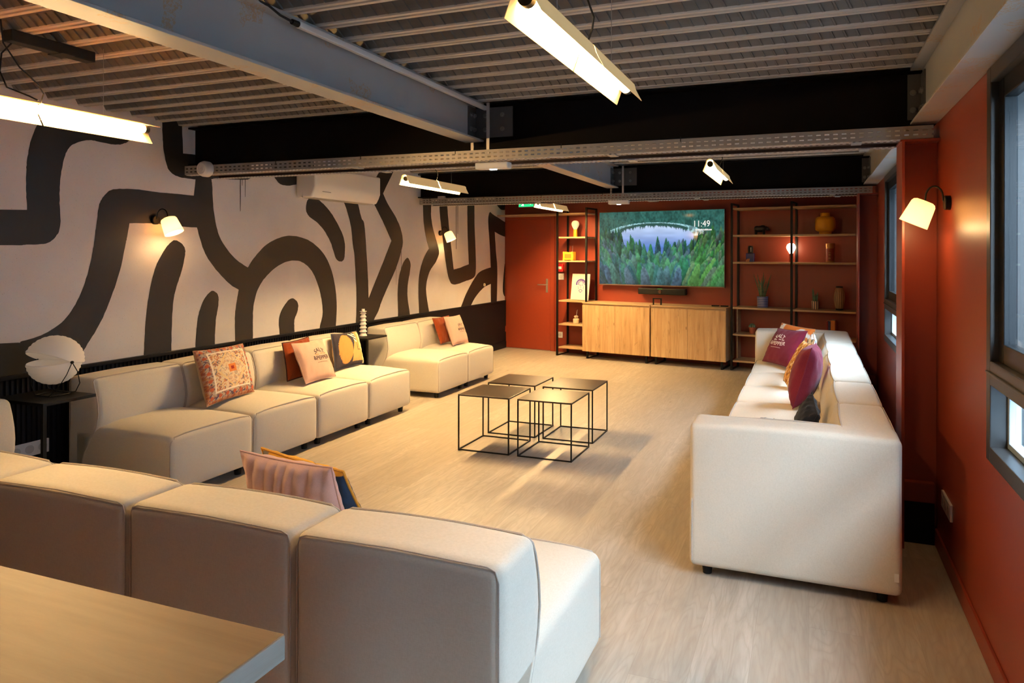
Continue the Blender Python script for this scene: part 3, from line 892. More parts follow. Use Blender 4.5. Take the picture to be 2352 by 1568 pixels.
def back_depth(z):
    """how far the rest reaches forward at height z"""
    t = max(0.0, min(1.0, (z - .20) / (.70 - .20)))
    pts = [(0, .150), (.18, .205), (.36, .262), (.52, .285), (.68, .280), (.82, .262), (.93, .243), (1.0, .225)]
    for (a, va), (b, vb) in zip(pts, pts[1:]):
        if a <= t <= b:
            u = (t - a) / (b - a)
            return va + (vb - va) * u
    return .225
G = .0025
HT = .70
def make_module(w, depth=.88, seed=0, side_back=None, side_len=None):
    """a sofa unit; local x across, y from the back to the front, z up"""
    rg = random.Random(seed)
    parts = []
    def crown(p):
        u = (p.x / w - .5) * 2; v = (p.y / depth - .55) / .5
        q = Vector(p)
        if p.z > .2:
            e = max(0, 1 - u ** 4) * max(0, 1 - min(1, abs(v)) ** 3)
            q.z += .042 * e * ((p.z - .2) / .18)
        if p.y > depth - .06:
            q.y += .012 * max(0, 1 - u * u) * max(0, 1 - ((p.z - .22) / .17) ** 2)
        return q
    il = .016 if side_back == 'l' else 0
    ir = .016 if side_back == 'r' else 0
    seat = MB().add(*soft_box(G + il, w - G - ir, .06, depth, .055, .385, .030, 10, crown))
    parts.append(('seat', seat, M_SOFA))
    def bend(p):
        q = Vector(p)
        t = (p.y - .004) / (.225 - .004)
        q.y = .004 + t * (back_depth(p.z) - .004)
        u = (p.x / w - .5) * 2
        if t > .6:
            q.y += .014 * (1 - u * u) * (t - .6) / .4
        if p.z > HT - .02:
            q.z += .006 * (1 - u * u)
        if t < .2 and .1 < p.z < .68:
            q.y -= .0
        return q
    rest = MB().add(*soft_box(G + il, w - G - ir, .004, .225, .055, HT, .030, 10, bend))
    parts.append(('backrest', rest, M_SOFA))
    def loop(pts, r=.0042, closed=False):
        return MB().tube(pts, r, 6, closed=closed)
    # seam cord round the upper front of the seat
    def zt(x):
        u = (x / w - .5) * 2
        return .385 - .006 + .020 * (1 - u ** 4)
    fr = []
    yf = depth - .008
    R = .035
    fr += [(G + .004, yf, .075), (G + .004, yf, .385 - R - .01)]
    for a in (20, 45, 70):
        fr.append((G + .004 + R * (1 - cos(radians(a))), yf, .385 - R - .01 + R * sin(radians(a))))
    for i in range(9):
        x = G + R + (w - 2 * G - 2 * R) * i / 8
        fr.append((x, yf - .004, zt(x)))
    for a in (70, 45, 20):
        fr.append((w - G - .004 - R * (1 - cos(radians(a))), yf, .385 - R - .01 + R * sin(radians(a))))
    fr += [(w - G - .004, yf, .385 - R - .01), (w - G - .004, yf, .075)]
    parts.append(('seat_piping', loop(fr), M_PIPE))
    # seam cord over the front of the rest
    bk = []
    def bp_(x, z, inset=.010):
        return (x, back_depth(z) - inset, z)
    zs = [.24, .32, .40, .48, .55, .60, .64]
    gl, gr = (.05 if side_back == 'l' else G), (.05 if side_back == 'r' else G)
    if side_back != 'l':
        bk += [bp_(G + .003, z) for z in zs]
    for a in (() if side_back == 'l' else (25, 50, 75)):
        z = .665 + .030 * sin(radians(a))
        bk.append(bp_(G + .003 + .034 * (1 - cos(radians(a))), z))
    for i in range(9):
        x = gl + .036 + (w - gl - gr - .072) * i / 8
        u = (x / w - .5) * 2
        bk.append((x, back_depth(.70) - .006 + .010 * (1 - u * u), HT - .003 + .005 * (1 - u * u)))
    for a in (() if side_back == 'r' else (75, 50, 25)):
        z = .665 + .030 * sin(radians(a))
        bk.append(bp_(w - G - .003 - .034 * (1 - cos(radians(a))), z))
    if side_back != 'r':
        bk += [bp_(w - G - .003, z) for z in zs[::-1]]
    parts.append(('backrest_piping', loop(bk, .0040), M_PIPE))
    rear = [(G + .008, .010, .10), (G + .008, .010, .66), (G + .018, .010, HT - .012), (G + .04, .010, HT - .004), (w / 2, .010, HT + .002), (w - G - .04, .010, HT - .004), (w - G - .018, .010, HT - .012), (w - G - .008, .010, .66), (w - G - .008, .010, .10)]
    parts.append(('rear_seam', loop(rear, .0022), M_PIPE))
    if side_back:
        # second rest along one side, flush with the first
        sw = side_back
        x0, x1 = (G, .225) if sw == 'l' else (w - .225, w - G)
        def bend2(p):
            q = Vector(p)
            t = (p.x - x0) / (x1 - x0)
            if sw == 'r':
                t = 1 - t
            tt = t * (back_depth(p.z) / .225)
            q.x = x0 + tt * (x1 - x0) if sw == 'l' else x1 - tt * (x1 - x0)
            if p.z > .62 and t < .5:
                q.z += .010 * sin(pi * min(1, max(0, p.y / depth)))
            return q
        rest2 = MB().add(*soft_box(x0, x1, -.002, depth + .004, .050, HT + .004, .028, 10, bend2))
        parts.append(('side_backrest', rest2, M_SOFA))
        xa = G + .006 if sw == 'l' else w - G - .006
        dirn = 1 if sw == 'l' else -1
        sp = [(xa + dirn * .22, depth - .012, .40), (xa + dirn * .225, depth - .010, .60), (xa + dirn * .215, depth - .016, .66), (xa + dirn * .205, depth - .04, .695), (xa + dirn * .205, depth / 2, .705), (xa + dirn * .205, .24, .70)]
        parts.append(('side_piping', loop(sp, .0038), M_PIPE))
    return parts
FOOT = MB().lathe([(.020, 0), (.026, .060)], 14)
def sofa_module(kind, loc, rz, label, group, w=.645, seed=0, side_back=None, proto=None):
    if proto is not None:
        r = copy_tree(proto)
        r.location = loc; r.rotation_euler = (0, 0, rz)
        r['label'] = label; r['group'] = group
        return r
    r = thing(kind, label, 'sofa', loc, (0, 0, rz), group)
    for nm, m, mt in make_module(w, seed=seed, side_back=side_back):
        m.build(nm, mt, r, smooth='all' if nm in ('seat', 'backrest', 'side_backrest') else True)
    for x in (.07, w - .07):
        for y in (.07, .81):
            MB().lathe([(.021, 0), (.026, .058)], 14).build('foot', M_BLACKP, r, smooth=True, loc=(x, y, 0))
    return r

GL = 'beige sofa units along the mural wall'
GR = 'beige sofa units along the window wall'
GF = 'beige sofa units with their backs to the camera'
PI2 = pi / 2
# left row, seats facing the room (+x): local x runs towards the camera after the turn
xl = -4.41
left_y = [(3.00, 3.645, 'beige sofa unit nearest the camera in the row under the mural, beside the shell lamp'),
          (3.645, 4.29, 'beige sofa unit under the mural carrying the patterned cushion'),
          (4.29, 4.94, 'beige sofa unit under the mural holding the pink and rust cushions, middle of the room'),
          (4.94, 5.59, 'beige sofa unit under the mural holding the abstract navy cushion'),
          (6.11, 6.755, 'beige sofa unit just past the white ribbed vase, with no cushion on it'),
          (6.755, 7.40, 'furthest beige sofa unit under the mural, with pink and rust cushions by the door')]
proto = None
for y0, y1, lab in left_y:
    r = sofa_module('sofa_unit', (xl, y1, 0), -PI2, lab, GL, seed=1, proto=proto)
    if proto is None:
        proto = r
# front row, seats facing away from the camera (+y)
for x1, lab in ((-.716, 'nearest beige sofa unit seen from behind, at the right end of its row'),
                (-1.363, 'beige sofa unit seen from behind, with the pale pink cushion, second from the right end'),
                (-2.010, 'beige sofa unit seen from behind above the oak counter, third from the right end'),
                (-2.657, 'beige sofa unit seen from behind at the left edge, fourth from the right end')):
    sofa_module('sofa_unit', (x1 - .645, 1.545, 0), 0, lab, GF, proto=proto)
sofa_module('corner_sofa_unit', (-4.225, 1.545, 0), 0, 'beige corner sofa unit at the far left edge below the shell lamp', GF, w=.90, side_back='l')
# right row, seats facing the room (-x)
xr = .365
ys = [3.17, 3.915, 4.575, 5.235, 5.89, 6.545, 7.49]
labs = ['large beige corner sofa unit by the window turning its broad side to the camera',
        'beige window side sofa unit holding the black cushion',
        'beige window side sofa unit holding the plum cushion on its edge',
        'beige window side sofa unit holding the golden patterned cushion',
        'beige window side sofa unit holding the crinkled white and grey cushion',
        'beige corner sofa unit furthest from the camera, in front of the shelves']
protoR = None
for i in range(6):
    w = ys[i + 1] - ys[i]
    if i == 0:
        sofa_module('corner_sofa_unit', (xr, ys[0], 0), PI2, labs[0], GR, w=w, side_back='l')
    elif i == 5:
        sofa_module('corner_sofa_unit', (xr, ys[5], 0), PI2, labs[5], GR, w=w, side_back='r')
    else:
        r = sofa_module('sofa_unit', (xr, ys[i], 0), PI2, labs[i], GR, w=.657, proto=protoR)
        protoR = protoR or r
# small care tag on the near corner unit
for o in C.objects:
    if o.get('label') == labs[0]:
        MB().box(-.001, .0, .012, .030, .115, .150).build('care_tag', M_WHITEP, o, loc=(.0, .0, .0))

# ------------------------------------------------------------------ cushions
def cushion(name, label, corners, thick, m, group=None, n=26, pattern=None, seed=0, wrinkle=.004, piping=None, folds=0):
    """corners: bottom left, bottom right, top left, top right as seen from its front"""
    bl, br, tl, tr = [Vector(c) for c in corners]
    cen = (bl + br + tl + tr) / 4
    nrm = (br - bl).cross(tl - bl).normalized()
    rg = random.Random(seed)
    ph = [rg.uniform(0, 6.28) for _ in range(6)]
    def P(u, v, side):
        # u, v in 0..1
        a, b = 2 * u - 1, 2 * v - 1
        pin = .055
        uu = .5 + (a * (1 - pin * (1 - b * b))) / 2
        vv = .5 + (b * (1 - pin * (1 - a * a))) / 2
        q = bl * (1 - uu) * (1 - vv) + br * uu * (1 - vv) + tl * (1 - uu) * vv + tr * uu * vv
        f = (max(0, 1 - a * a) * max(0, 1 - b * b)) ** .42
        edge = f * (1 - f) * 2
        wv = wrinkle * edge * (sin(9 * a + 5 * b + ph[0]) + .8 * sin(17 * a - 7 * b + ph[1]) + .6 * sin(-6 * a + 21 * b + ph[2]) + .5 * sin(31 * a + 3 * b + ph[3]))
        if folds:
            wv += folds * f ** .5 * max(0, b * .5 + .6) * (abs(sin(13 * a + 1.4 * b + .6 * sin(5 * a))) - .5) * (1 if side < 0 else .3)
        return q + nrm * side * (thick / 2 * f + wv)
    r = thing(name, label, 'cushion', tuple(cen), group=group)
    m_ = MB()
    vs, fs, cols = [], [], []
    for side in (1, -1):
        o = len(vs)
        for j in range(n + 1):
            for i in range(n + 1):
                u, v = i / n, j / n
                vs.append(tuple(P(u, v, side) - cen))
                if pattern:
                    cols.append(pattern(u, v, side))
        for j in range(n):
            for i in range(n):
                q = (o + j * (n + 1) + i, o + j * (n + 1) + i + 1, o + (j + 1) * (n + 1) + i + 1, o + (j + 1) * (n + 1) + i)
                fs.append(q if side > 0 else q[::-1])
    m_.add(vs, fs)
    me = bpy.data.meshes.new('cover')
    me.from_pydata(m_.v, [], m_.f)
    me.materials.append(m)
    if pattern:
        at = me.color_attributes.new('pattern', 'FLOAT_COLOR', 'POINT')
        at.data.foreach_set('color', [c for col in cols for c in (*col, 1.0)])
    me.polygons.foreach_set('use_smooth', [True] * len(me.polygons))
    me.update()
    o = bpy.data.objects.new('cover', me); C.objects.link(o); o.parent = r
    e = [P(i / n, 0, 0) for i in range(n)] + [P(1, j / n, 0) for j in range(n)] + [P(1 - i / n, 1, 0) for i in range(n)] + [P(0, 1 - j / n, 0) for j in range(n)]
    MB().tube([tuple(p - cen) for p in e], .0035 if piping is None else .005, 6, closed=True).build('edge_seam', piping or (M_TANSEAM if pattern else m), r, smooth=True)
    r['_'] = 0
    del r['_']
    return r, (lambda u, v, off=.0025: P(u, v, 1) + nrm * off - cen)

def print_on(r, P, body, u0, v0, size, m, name, arc=0.0, sx=1.0):
    vs, fs = text_points(body, .022)
    # refine so the letters follow the cloth
    bm = bmesh.new()
    bv = [bm.verts.new(v) for v in vs]
    for f in fs:
        try:
            bm.faces.new([bv[i] for i in f])
        except ValueError:
            pass
    bmesh.ops.triangulate(bm, faces=bm.faces[:])
    bmesh.ops.subdivide_edges(bm, edges=[e for e in bm.edges if e.calc_length() > .12], cuts=2)
    bmesh.ops.triangulate(bm, faces=bm.faces[:])
    bm.verts.index_update()
    out = []
    for v in bm.verts:
        x, y = v.co.x * size * sx, v.co.y * size
        out.append(tuple(P(u0 + x, v0 + y - arc * x * x)))
    MB().add(out, [[q.index for q in f.verts] for f in bm.faces]).build(name, m, r)
    bm.free()

def hsh(a, b, s=0):
    x = sin(a * 127.1 + b * 311.7 + s * 74.7) * 43758.5453
    return x - math.floor(x)
def lerp(a, b, t):
    return tuple(x + (y - x) * t for x, y in zip(a, b))

def pat_carpet(u, v, side):
    if side < 0:
        return (.55, .40, .26)
    a, b = 2 * u - 1, 2 * v - 1
    cream, rust, navy, ochre, plum = (.62, .49, .35), (.45, .13, .05), (.06, .07, .14), (.58, .31, .11), (.22, .08, .09)
    h = hsh(math.floor(u * 44 + .8 * sin(v * 60)), math.floor(v * 44 + .8 * sin(u * 60)), 3)
    base = cream if h < .46 else rust if h < .60 else navy if h < .72 else ochre if h < .87 else plum
    m = max(abs(a), abs(b))
    d = abs(a) / .62 + abs(b) / .78
    if m > .93:
        return lerp(base, rust, .6)
    if .70 < m < .76:
        return (.72, .62, .52)
    if m > .76:
        fl = (u * 7.0 - math.floor(u * 7.0) - .5) ** 2 + (v * 7.0 - math.floor(v * 7.0) - .5) ** 2
        return (.48, .11, .05) if fl < .045 else lerp(base, navy, .35)
    if .90 < d < 1.02:
        return (.64, .45, .24)
    if d < .90:
        if max(abs(a), abs(b)) < .055:
            return (.30, .03, .02)
        if max(abs(a), abs(b)) < .15:
            return (.62, .19, .05)
        return lerp(base, cream, .5)
    return lerp(base, cream, .15)
def pat_abstract(u, v, side):
    dark = (.035, .030, .042)
    if side < 0:
        return (.75, .55, .32)
    a, b = u, v
    if a > .55 and (a - .55) > (1 - b) * .20 + .18 and b < .95 and a > .84:
        return (.72, .52, .30)
    if ((a - .30) / .23) ** 2 + ((b - .48) / .43) ** 2 < 1:
        return (.50, .21, .06)
    if .40 < a < .80 and b > .55 and b > 1.55 - a * 1.35 and b < .93 and a < .72:
        return (.85, .80, .74) if int((a * .7 + b) * 18) % 2 == 0 else dark
    if a > .50 and b < .12 + (a - .45) * 3.2 and b > .08 and a < .95:
        if abs(a - .72) < .012 and b > .38 or abs(b - .38) < .012 and a > .72:
            return dark
        return (.42, .27, .10)
    return dark
def pat_orange(u, v, side):
    if side < 0:
        return (.60, .50, .42)
    w = sin(u * 9 + 1.5) * .1
    return (.80, .74, .66) if (abs(v - .78 - w) < .06 or abs(u - .12) < .05 and v > .3) else (.72, .20, .04)
def pat_gold(u, v, side):
    h = hsh(math.floor(u * 17), math.floor(v * 17), 9)
    return (.62, .30, .07) if h < .42 else (.85, .68, .42) if h < .70 else (.30, .11, .03) if h < .84 else (.75, .42, .12)
def pat_bluegold(u, v, side):
    if v > .93 and u < .9:
        return (.80, .42, .05)
    h = .82 + .10 * sin(v * 19) + .04 * sin(v * 47)
    if u > h:
        return (.80, .42, .06) if sin(v * 31 + u * 20) > -.3 else (.25, .25, .22)
    return (.028, .060, .125)
def pat_silver(u, v, side):
    s = sin(u * 26 + 3 * sin(v * 7)) + sin(v * 18 + u * 6)
    return (.78, .77, .75) if s > -.7 else (.22, .25, .25)
def pat_greyband(u, v, side):
    return (.22, .24, .27) if abs(u - .16) < .05 else (.70, .66, .60)

M_RUST = m_fabric('rust_cotton', (.26, .050, .011), (.18, .033, .008), weave=500)
M_DKPIPE = m_fabric('dark_brown_cord', (.045, .014, .010), weave=400)
M_PINK = m_fabric('dusty_pink_cotton', (.56, .345, .275), (.49, .295, .235), weave=500)
M_PLUM = m_fabric('plum_cotton', (.22, .022, .050), (.16, .014, .035), weave=500)
M_PALEPINK = m_fabric('pale_pink_cotton', (.68, .44, .40), (.60, .38, .34), weave=600)
M_BLKC = m_fabric('black_cotton', (.018, .018, .022), (.012, .012, .015), weave=500)
M_PAT = m_attr('printed_cotton')
M_TANSEAM = m_fabric('tan_seam', (.50, .30, .16), (.36, .20, .10))
M_OCHRE = m_fabric('ochre_seam', (.75, .40, .06), (.60, .30, .04))
M_NAVYSEAM = m_fabric('navy_seam', (.04, .05, .09))
M_INKC = mat('dark_print', (.03, .02, .03), .8)
M_INKO = mat('coral_print', (.75, .22, .10), .8)
M_INKW = mat('white_print', (.85, .78, .76), .8)
GC = None
def logo(r, P, ink, u, v, k=1.0, coral=None):
    print_on(r, P, 'SALT', u - .01, v + .115 * k, .125 * k, ink, 'upper_lettering', arc=2.2)
    print_on(r, P, '&PEPPER', u, v - .06 * k, .115 * k, ink, 'lower_lettering', arc=-.3)
    bar = MB()
    for (a, b, yy) in ((-.15, -.05, .058), (0, .07, .072), (.09, .15, .066)):
        q = [P(u + a * k, v + yy * k - .01 * k), P(u + b * k, v + yy * k - .01 * k), P(u + b * k, v + yy * k + .01 * k), P(u + a * k, v + yy * k + .01 * k)]
        bar.add([tuple(x) for x in q], [(0, 1, 2, 3)])
    bar.build('dash_print', coral or ink, r)
    ln = MB()
    for i in range(20):
        a = -.14 + i * .0142
        q = [P(u + a * k, v - .115 * k), P(u + (a + .009) * k, v - .115 * k), P(u + (a + .009) * k, v - .103 * k), P(u + a * k, v - .103 * k)]
        ln.add([tuple(x) for x in q], [(0, 1, 2, 3)])
    ln.build('small_print', ink, r)

Z_ = .430
cushion('patterned_cushion', 'cushion with a cream, rust and navy carpet pattern and central diamond', [(-3.835, 3.54, .44), (-3.92, 4.05, .44), (-4.10, 3.665, .785), (-4.135, 4.155, .778)], .15, M_PAT, pattern=pat_carpet, n=110, seed=2, wrinkle=.003)
cushion('rust_cushion', 'rust cushion with dark cord tucked behind the nearer pink printed one', [(-3.94, 4.42, .45), (-3.94, 4.78, .45), (-4.105, 4.545, .735), (-4.105, 4.86, .752)], .095, M_RUST, seed=3, piping=M_DKPIPE)
r, P = cushion('pink_cushion', 'dusty pink printed cushion leaning on a rust one, nearer of the pink printed pair', [(-3.765, 4.43, .44), (-3.775, 4.81, .44), (-3.975, 4.505, .741), (-3.975, 4.88, .733)], .11, M_PINK, seed=4, wrinkle=.003)
logo(r, P, M_INKC, .60, .50, 1.25, M_INKO)
cushion('abstract_cushion', 'navy cushion with orange oval, striped wedge and olive shapes', [(-3.955, 5.03, .44), (-3.965, 5.46, .44), (-4.125, 5.19, .735), (-4.125, 5.56, .727)], .14, M_PAT, pattern=pat_abstract, n=60, seed=5, piping=M_NAVYSEAM)
cushion('rust_cushion', 'rust cushion behind the further pink one, on the unit nearest the door', [(-3.94, 6.86, .45), (-3.92, 7.18, .45), (-4.10, 6.945, .728), (-4.10, 7.33, .730)], .09, M_RUST, seed=6)
r, P = cushion('pink_cushion', 'dusty pink printed cushion nearest the red door, further of the pink printed pair', [(-3.785, 6.86, .44), (-3.76, 7.19, .44), (-3.975, 6.99, .744), (-3.975, 7.37, .736)], .11, M_PINK, seed=7, wrinkle=.003)
logo(r, P, M_INKC, .60, .45, 1.05, M_INKO)
cushion('orange_cushion', 'orange and white cushion behind the printed plum one in the far corner', [(-.40, 7.06, .46), (-.02, 6.76, .46), (-.255, 7.13, .80), (.055, 6.86, .775)], .10, M_PAT, pattern=pat_orange, n=40, seed=8)
r, P = cushion('plum_cushion', 'plum cushion with white lettering in the far corner of the right sofa', [(-.43, 6.95, .44), (-.165, 6.59, .44), (-.285, 7.0, .760), (-.015, 6.69, .775)], .13, M_PLUM, seed=9)
logo(r, P, M_INKW, .42, .55, 1.3)
cushion('silver_cushion', 'crinkled white and grey cushion against the window side backrest', [(-.055, 6.36, .44), (-.045, 5.98, .44), (.035, 6.36, .80), (.04, 5.98, .78)], .09, M_PAT, pattern=pat_silver, n=48, seed=10, wrinkle=.006)
cushion('golden_cushion', 'golden brown patterned cushion standing behind the plain plum one', [(-.20, 5.93, .44), (-.150, 5.57, .44), (-.04, 5.92, .78), (.02, 5.55, .80)], .09, M_PAT, pattern=pat_gold, n=48, seed=11)
cushion('plum_cushion', 'plain plum cushion seen almost edge on, leaning on the window side backrest', [(-.045, 5.30, .44), (-.105, 4.88, .44), (.045, 5.29, .84), (.015, 4.92, .85)], .20, M_PLUM, seed=12, wrinkle=.005)
cushion('black_cushion', 'black cushion slumped behind the near corner of the right sofa', [(-.085, 4.22, .46), (-.03, 3.95, .47), (.015, 4.14, .70), (.045, 3.97, .61)], .10, M_BLKC, seed=13, wrinkle=.006)
cushion('banded_cushion', 'pale cushion with a grey band lying in front of the black one', [(-.36, 4.22, .47), (-.34, 3.82, .47), (-.19, 4.15, .53), (-.18, 3.84, .53)], .08, M_PAT, pattern=pat_greyband, n=40, seed=14)
cushion('pale_pink_cushion', 'pale pink gathered cushion behind the near sofa backs', [(-1.500, 2.02, .44), (-1.930, 2.02, .44), (-1.530, 1.93, .752), (-1.930, 1.93, .770)], .13, M_PALEPINK, seed=15, wrinkle=.004, n=72, folds=.014)
cushion('blue_cushion', 'blue and yellow cushion peeping out behind the pale pink one', [(-1.555, 2.19, .45), (-2.00, 2.19, .45), (-1.590, 2.07, .690), (-1.975, 2.08, .735)], .09, M_PAT, pattern=pat_bluegold, n=56, seed=16, piping=M_OCHRE)

# ------------------------------------------------------------------ pendant tube lamps
def pendant(x, y0, y1, label, roll=0.0, proto=None, tube=M_TUBE, sheet=M_PSHADE):
    if proto is not None:
        r = copy_tree(proto); r.location = (x, y0, 2.105); r['label'] = label
        return r
    Ln = y1 - y0
    r = thing('pendant_lamp', label, 'lamp', (x, y0, 2.105), group='amber tube lamps under the ceiling')
    MB().lathe([(.019, .02), (.019, Ln - .02)], 16, M=Matrix.Rotation(radians(-90), 3, 'X')).build('glowing_tube', tube, r, smooth=True)
    Mx = Matrix.Rotation(radians(-90), 3, 'X')
    MB().lathe([(.021, 0), (.021, .022)], 16, M=Mx).build('end_cap', M_BLACKP, r, smooth=True)
    MB().lathe([(.021, Ln - .022), (.021, Ln)], 16, M=Mx).build('end_cap', M_BLACKP, r, smooth=True)
    # two folded sheets hung over the tube
    h = Ln / 2
    for k in range(2):
        a, b = k * h + (.004 if k else -.02), (k + 1) * h + (.02 if k else -.004)
        prof = []
        prof += [(-.046, -.052), (-.036, -.026), (-.026, .002)]
        for t in range(150, 29, -15):
            prof.append((.025 * cos(radians(t)), .008 + .024 * sin(radians(t))))
        prof += [(.027, .000), (.038, -.022), (.050, -.044)]
        prof = [(px * cos(roll) - pz * sin(roll), px * sin(roll) + pz * cos(roll)) for px, pz in prof]
        th = .0016
        vs, fs = [], []
        n = len(prof)
        for yy in (a, b):
            for (px, pz) in prof:
                vs.append((px, yy, pz))
        nrm = []
        for i in range(n):
            p, q = prof[max(0, i - 1)], prof[min(n - 1, i + 1)]
            dx, dz = q[0] - p[0], q[1] - p[1]
            l = math.hypot(dx, dz)
            nrm.append((-dz / l * th, dx / l * th))
        for yy in (a, b):
            for (px, pz), (nx, nz) in zip(prof, nrm):
                vs.append((px + nx, yy, pz + nz))
        for i in range(n - 1):
            fs.append((i, i + 1, n + i + 1, n + i))
            fs.append((2 * n + i, 3 * n + i, 3 * n + i + 1, 2 * n + i + 1))
            fs.append((i, 2 * n + i, 2 * n + i + 1, i + 1))
            fs.append((n + i, n + i + 1, 3 * n + i + 1, 3 * n + i))
        fs.append((0, n, 3 * n, 2 * n))
        MB().add(vs, fs).build('folded_shade', sheet, r, smooth=True)
    wz = TOP - 2.105
    for yy in (h * .45, h * 1.55):
        MB().tube([(0, yy, .034), (0, yy, wz)], .0012, 5).build('suspension_wire', M_STEEL, r)
    MB().tube([(0, h, .034), (.015, h, .07), (.03, h - .03, .10), (.02, h - .10, .16), (0, h - .15, .25), (0, h - .16, wz)], .0032, 6).build('flex', M_BLACKP, r, smooth=True)
    return r
pA = pendant(-.648, 1.53, 2.52, 'large amber tube lamp at top centre, nearest on the window side', tube=M_TUBEW)
pendant(-3.150, 1.52, 2.54, 'amber tube lamp cut off by the left edge of the picture', roll=radians(52), tube=M_TUBEB, sheet=M_PSHADEB)
pC = pendant(-3.170, 4.93, 5.94, 'amber tube lamp hanging right of the air conditioner')
pendant(-.648, 4.81, 5.80, 'small amber tube lamp above the television side, window side', proto=pA)
pendant(-3.170, 7.90, 8.90, 'furthest amber tube lamp, above the red door', proto=pC)

# black feed bar under the deck by the left lamp
r = thing('feed_bar', 'black feed bar with cable on the ceiling above the left tube lamp', 'bar', (-3.26, 1.96, TOP - .002))
MB().bbox(-.030, .030, 0, .37, -.050, 0, .004).build('bar_body', M_BLACKP, r)
MB().tube([(-.02, .03, -.05), (-.035, .0, -.10), (-.03, -.01, -.18), (.0, .0, -.25), (.05, .06, -.28), (.09, .07, -.300)], .0035, 6).build('flex', M_BLACKP, r, smooth=True)
MB().bbox(-.05, .05, .20, .26, -.052, -.045, .003).build('clip', M_BLACKP, r)

# ------------------------------------------------------------------ wall lamps
def sconce(loc, rz, label, side=1):
    """local +y points out of the wall; the arm curves up and over to a tilted shade"""
    r = thing('wall_lamp', label, 'lamp', loc, (0, 0, rz), 'frosted glass wall lamps')
    MB().lathe([(.034, 0), (.034, .022), (.030, .026)], 24, M=Matrix.Rotation(radians(-90), 3, 'X')).build('wall_plate', M_BLACK, r, smooth=True)
    arm = []
    for a in range(0, 181, 20):
        t = radians(a)
        arm.append((side * .014 * (1 - cos(t)), .030 + .034 * (1 - cos(t)), .030 + .050 * sin(t)))
    MB().tube([(0, .020, 0.0), (0, .028, .012)] + arm + [(side * .028, .100, .012)], .0045, 8).build('arm', M_BLACK, r, smooth=True)
    tilt = Matrix.Rotation(radians(24), 3, 'X') @ Matrix.Rotation(radians(-6 * side), 3, 'Y')
    top = Vector((side * .028, .100, .014))
    prof = [(.006, .0), (.036, -.001), (.049, -.007), (.055, -.018), (.058, -.045), (.062, -.085), (.066, -.122), (.063, -.122), (.058, -.085), (.054, -.045), (.051, -.020), (.045, -.011), (.006, -.005)]
    sh = MB().lathe(prof, 32, tuple(top), cap=False, M=tilt)
    sh.build('shade', M_SSHADE, r, smooth=True)
    bp0 = top + tilt @ Vector((0, 0, -.066))
    MB().lathe([(.004, .030), (.013, .022), (.017, .008), (.015, -.008), (.008, -.018), (.002, -.021)], 16, tuple(bp0), M=tilt).build('bulb', mat('warm_bulb', (1, .8, .5), .5, emit=(1.0, .62, .28), estr=18), r, smooth=True)
    return r
sconce((LW, 3.70, 1.723), -PI2, 'glowing wall lamp on the mural, nearer one above the finger shaped strokes', -1)
sconce((LW, 7.83, 1.743), -PI2, 'glowing wall lamp on the mural near the red door, further one', -1)
sconce((RW, 3.625, 1.724), PI2, 'glowing wall lamp on the red wall beside the nearest window', 1)
for loc in ((LW + .15, 3.73, 1.62), (LW + .15, 7.86, 1.64), (RW - .16, 3.65, 1.62)):
    d = bpy.data.lights.new('wall_lamp_light', 'POINT')
    d.energy = SCONCE_POWER; d.color = WARM; d.shadow_soft_size = .03
    o = bpy.data.objects.new('wall_lamp_light', d); C.objects.link(o); o.location = loc

# ------------------------------------------------------------------ fittings on walls and trays
r = thing('air_conditioner', 'white split air conditioner unit on the mural under the cable tray', 'air conditioner', (LW, 5.17, 2.0))
vs, fs = soft_box(0.001, .225, 0, 1.03, 0, .285, .018, 6, lambda p: Vector((p.x - (.05 * max(0, (.09 - p.z) / .09) if p.x > .1 else 0), p.y, p.z)))
MB().add(vs, fs).build('housing', mat('ac_white', (.82, .78, .72), .35), r, smooth='all')
MB().bbox(.05, .165, .05, .98, -.004, .004, .002).build('louvre', mat('ac_louvre', (.50, .45, .40), .5), r)
MB().box(.2245, .2265, .10, .22, .055, .062).build('badge', mat('grey_print', (.35, .32, .3), .6), r)

def emergency(loc, label, glow=1):
    r = thing('emergency_light', label, 'emergency light', loc, group='small white lights under the trays')
    MB().bbox(-.115, .115, -.035, .035, 0, .042, .008).build('housing', M_WHITEP, r)
    MB().bbox(-.022, .022, -.012, .012, -.005, 0, .002).build('led', mat('led_glow', (1, 1, 1), .4, emit=(.85, .95, 1), estr=2), r)
    return r
emergency((-1.91, 3.99, 2.024), 'small white emergency light under the nearer cable tray')
emergency((-1.97, 7.30, 2.024), 'small white emergency light under the far cable tray')

r = thing('round_sensor', 'round white alarm sounder at the left end of the nearer cable tray', 'sensor', (-4.20, 3.884, 2.102))
MB().lathe([(.058, 0), (.058, .035), (.050, .055), (.040, .062), (.040, .056), (.024, .056), (.024, .062), (.008, .062), (.008, .056)], 32, M=RXP).build('sounder_body', M_WHITEP, r, smooth=True)
r = thing('small_sensor', 'small white sensor on top of the far cable tray', 'sensor', (-4.18, 7.30, 2.136))
MB().bbox(-.05, .05, -.02, .02, 0, .035, .008).build('sensor_body', M_WHITEP, r)
r = thing('thermostat_knob', 'tiny round cream knob on the mural near the red door', 'knob', (LW, 9.122, 1.015))
MB().lathe([(.024, 0), (.024, .012), (.018, .020)], 16, M=RYP).build('knob_body', mat('cream_plastic', (.80, .68, .50), .4), r, smooth=True)

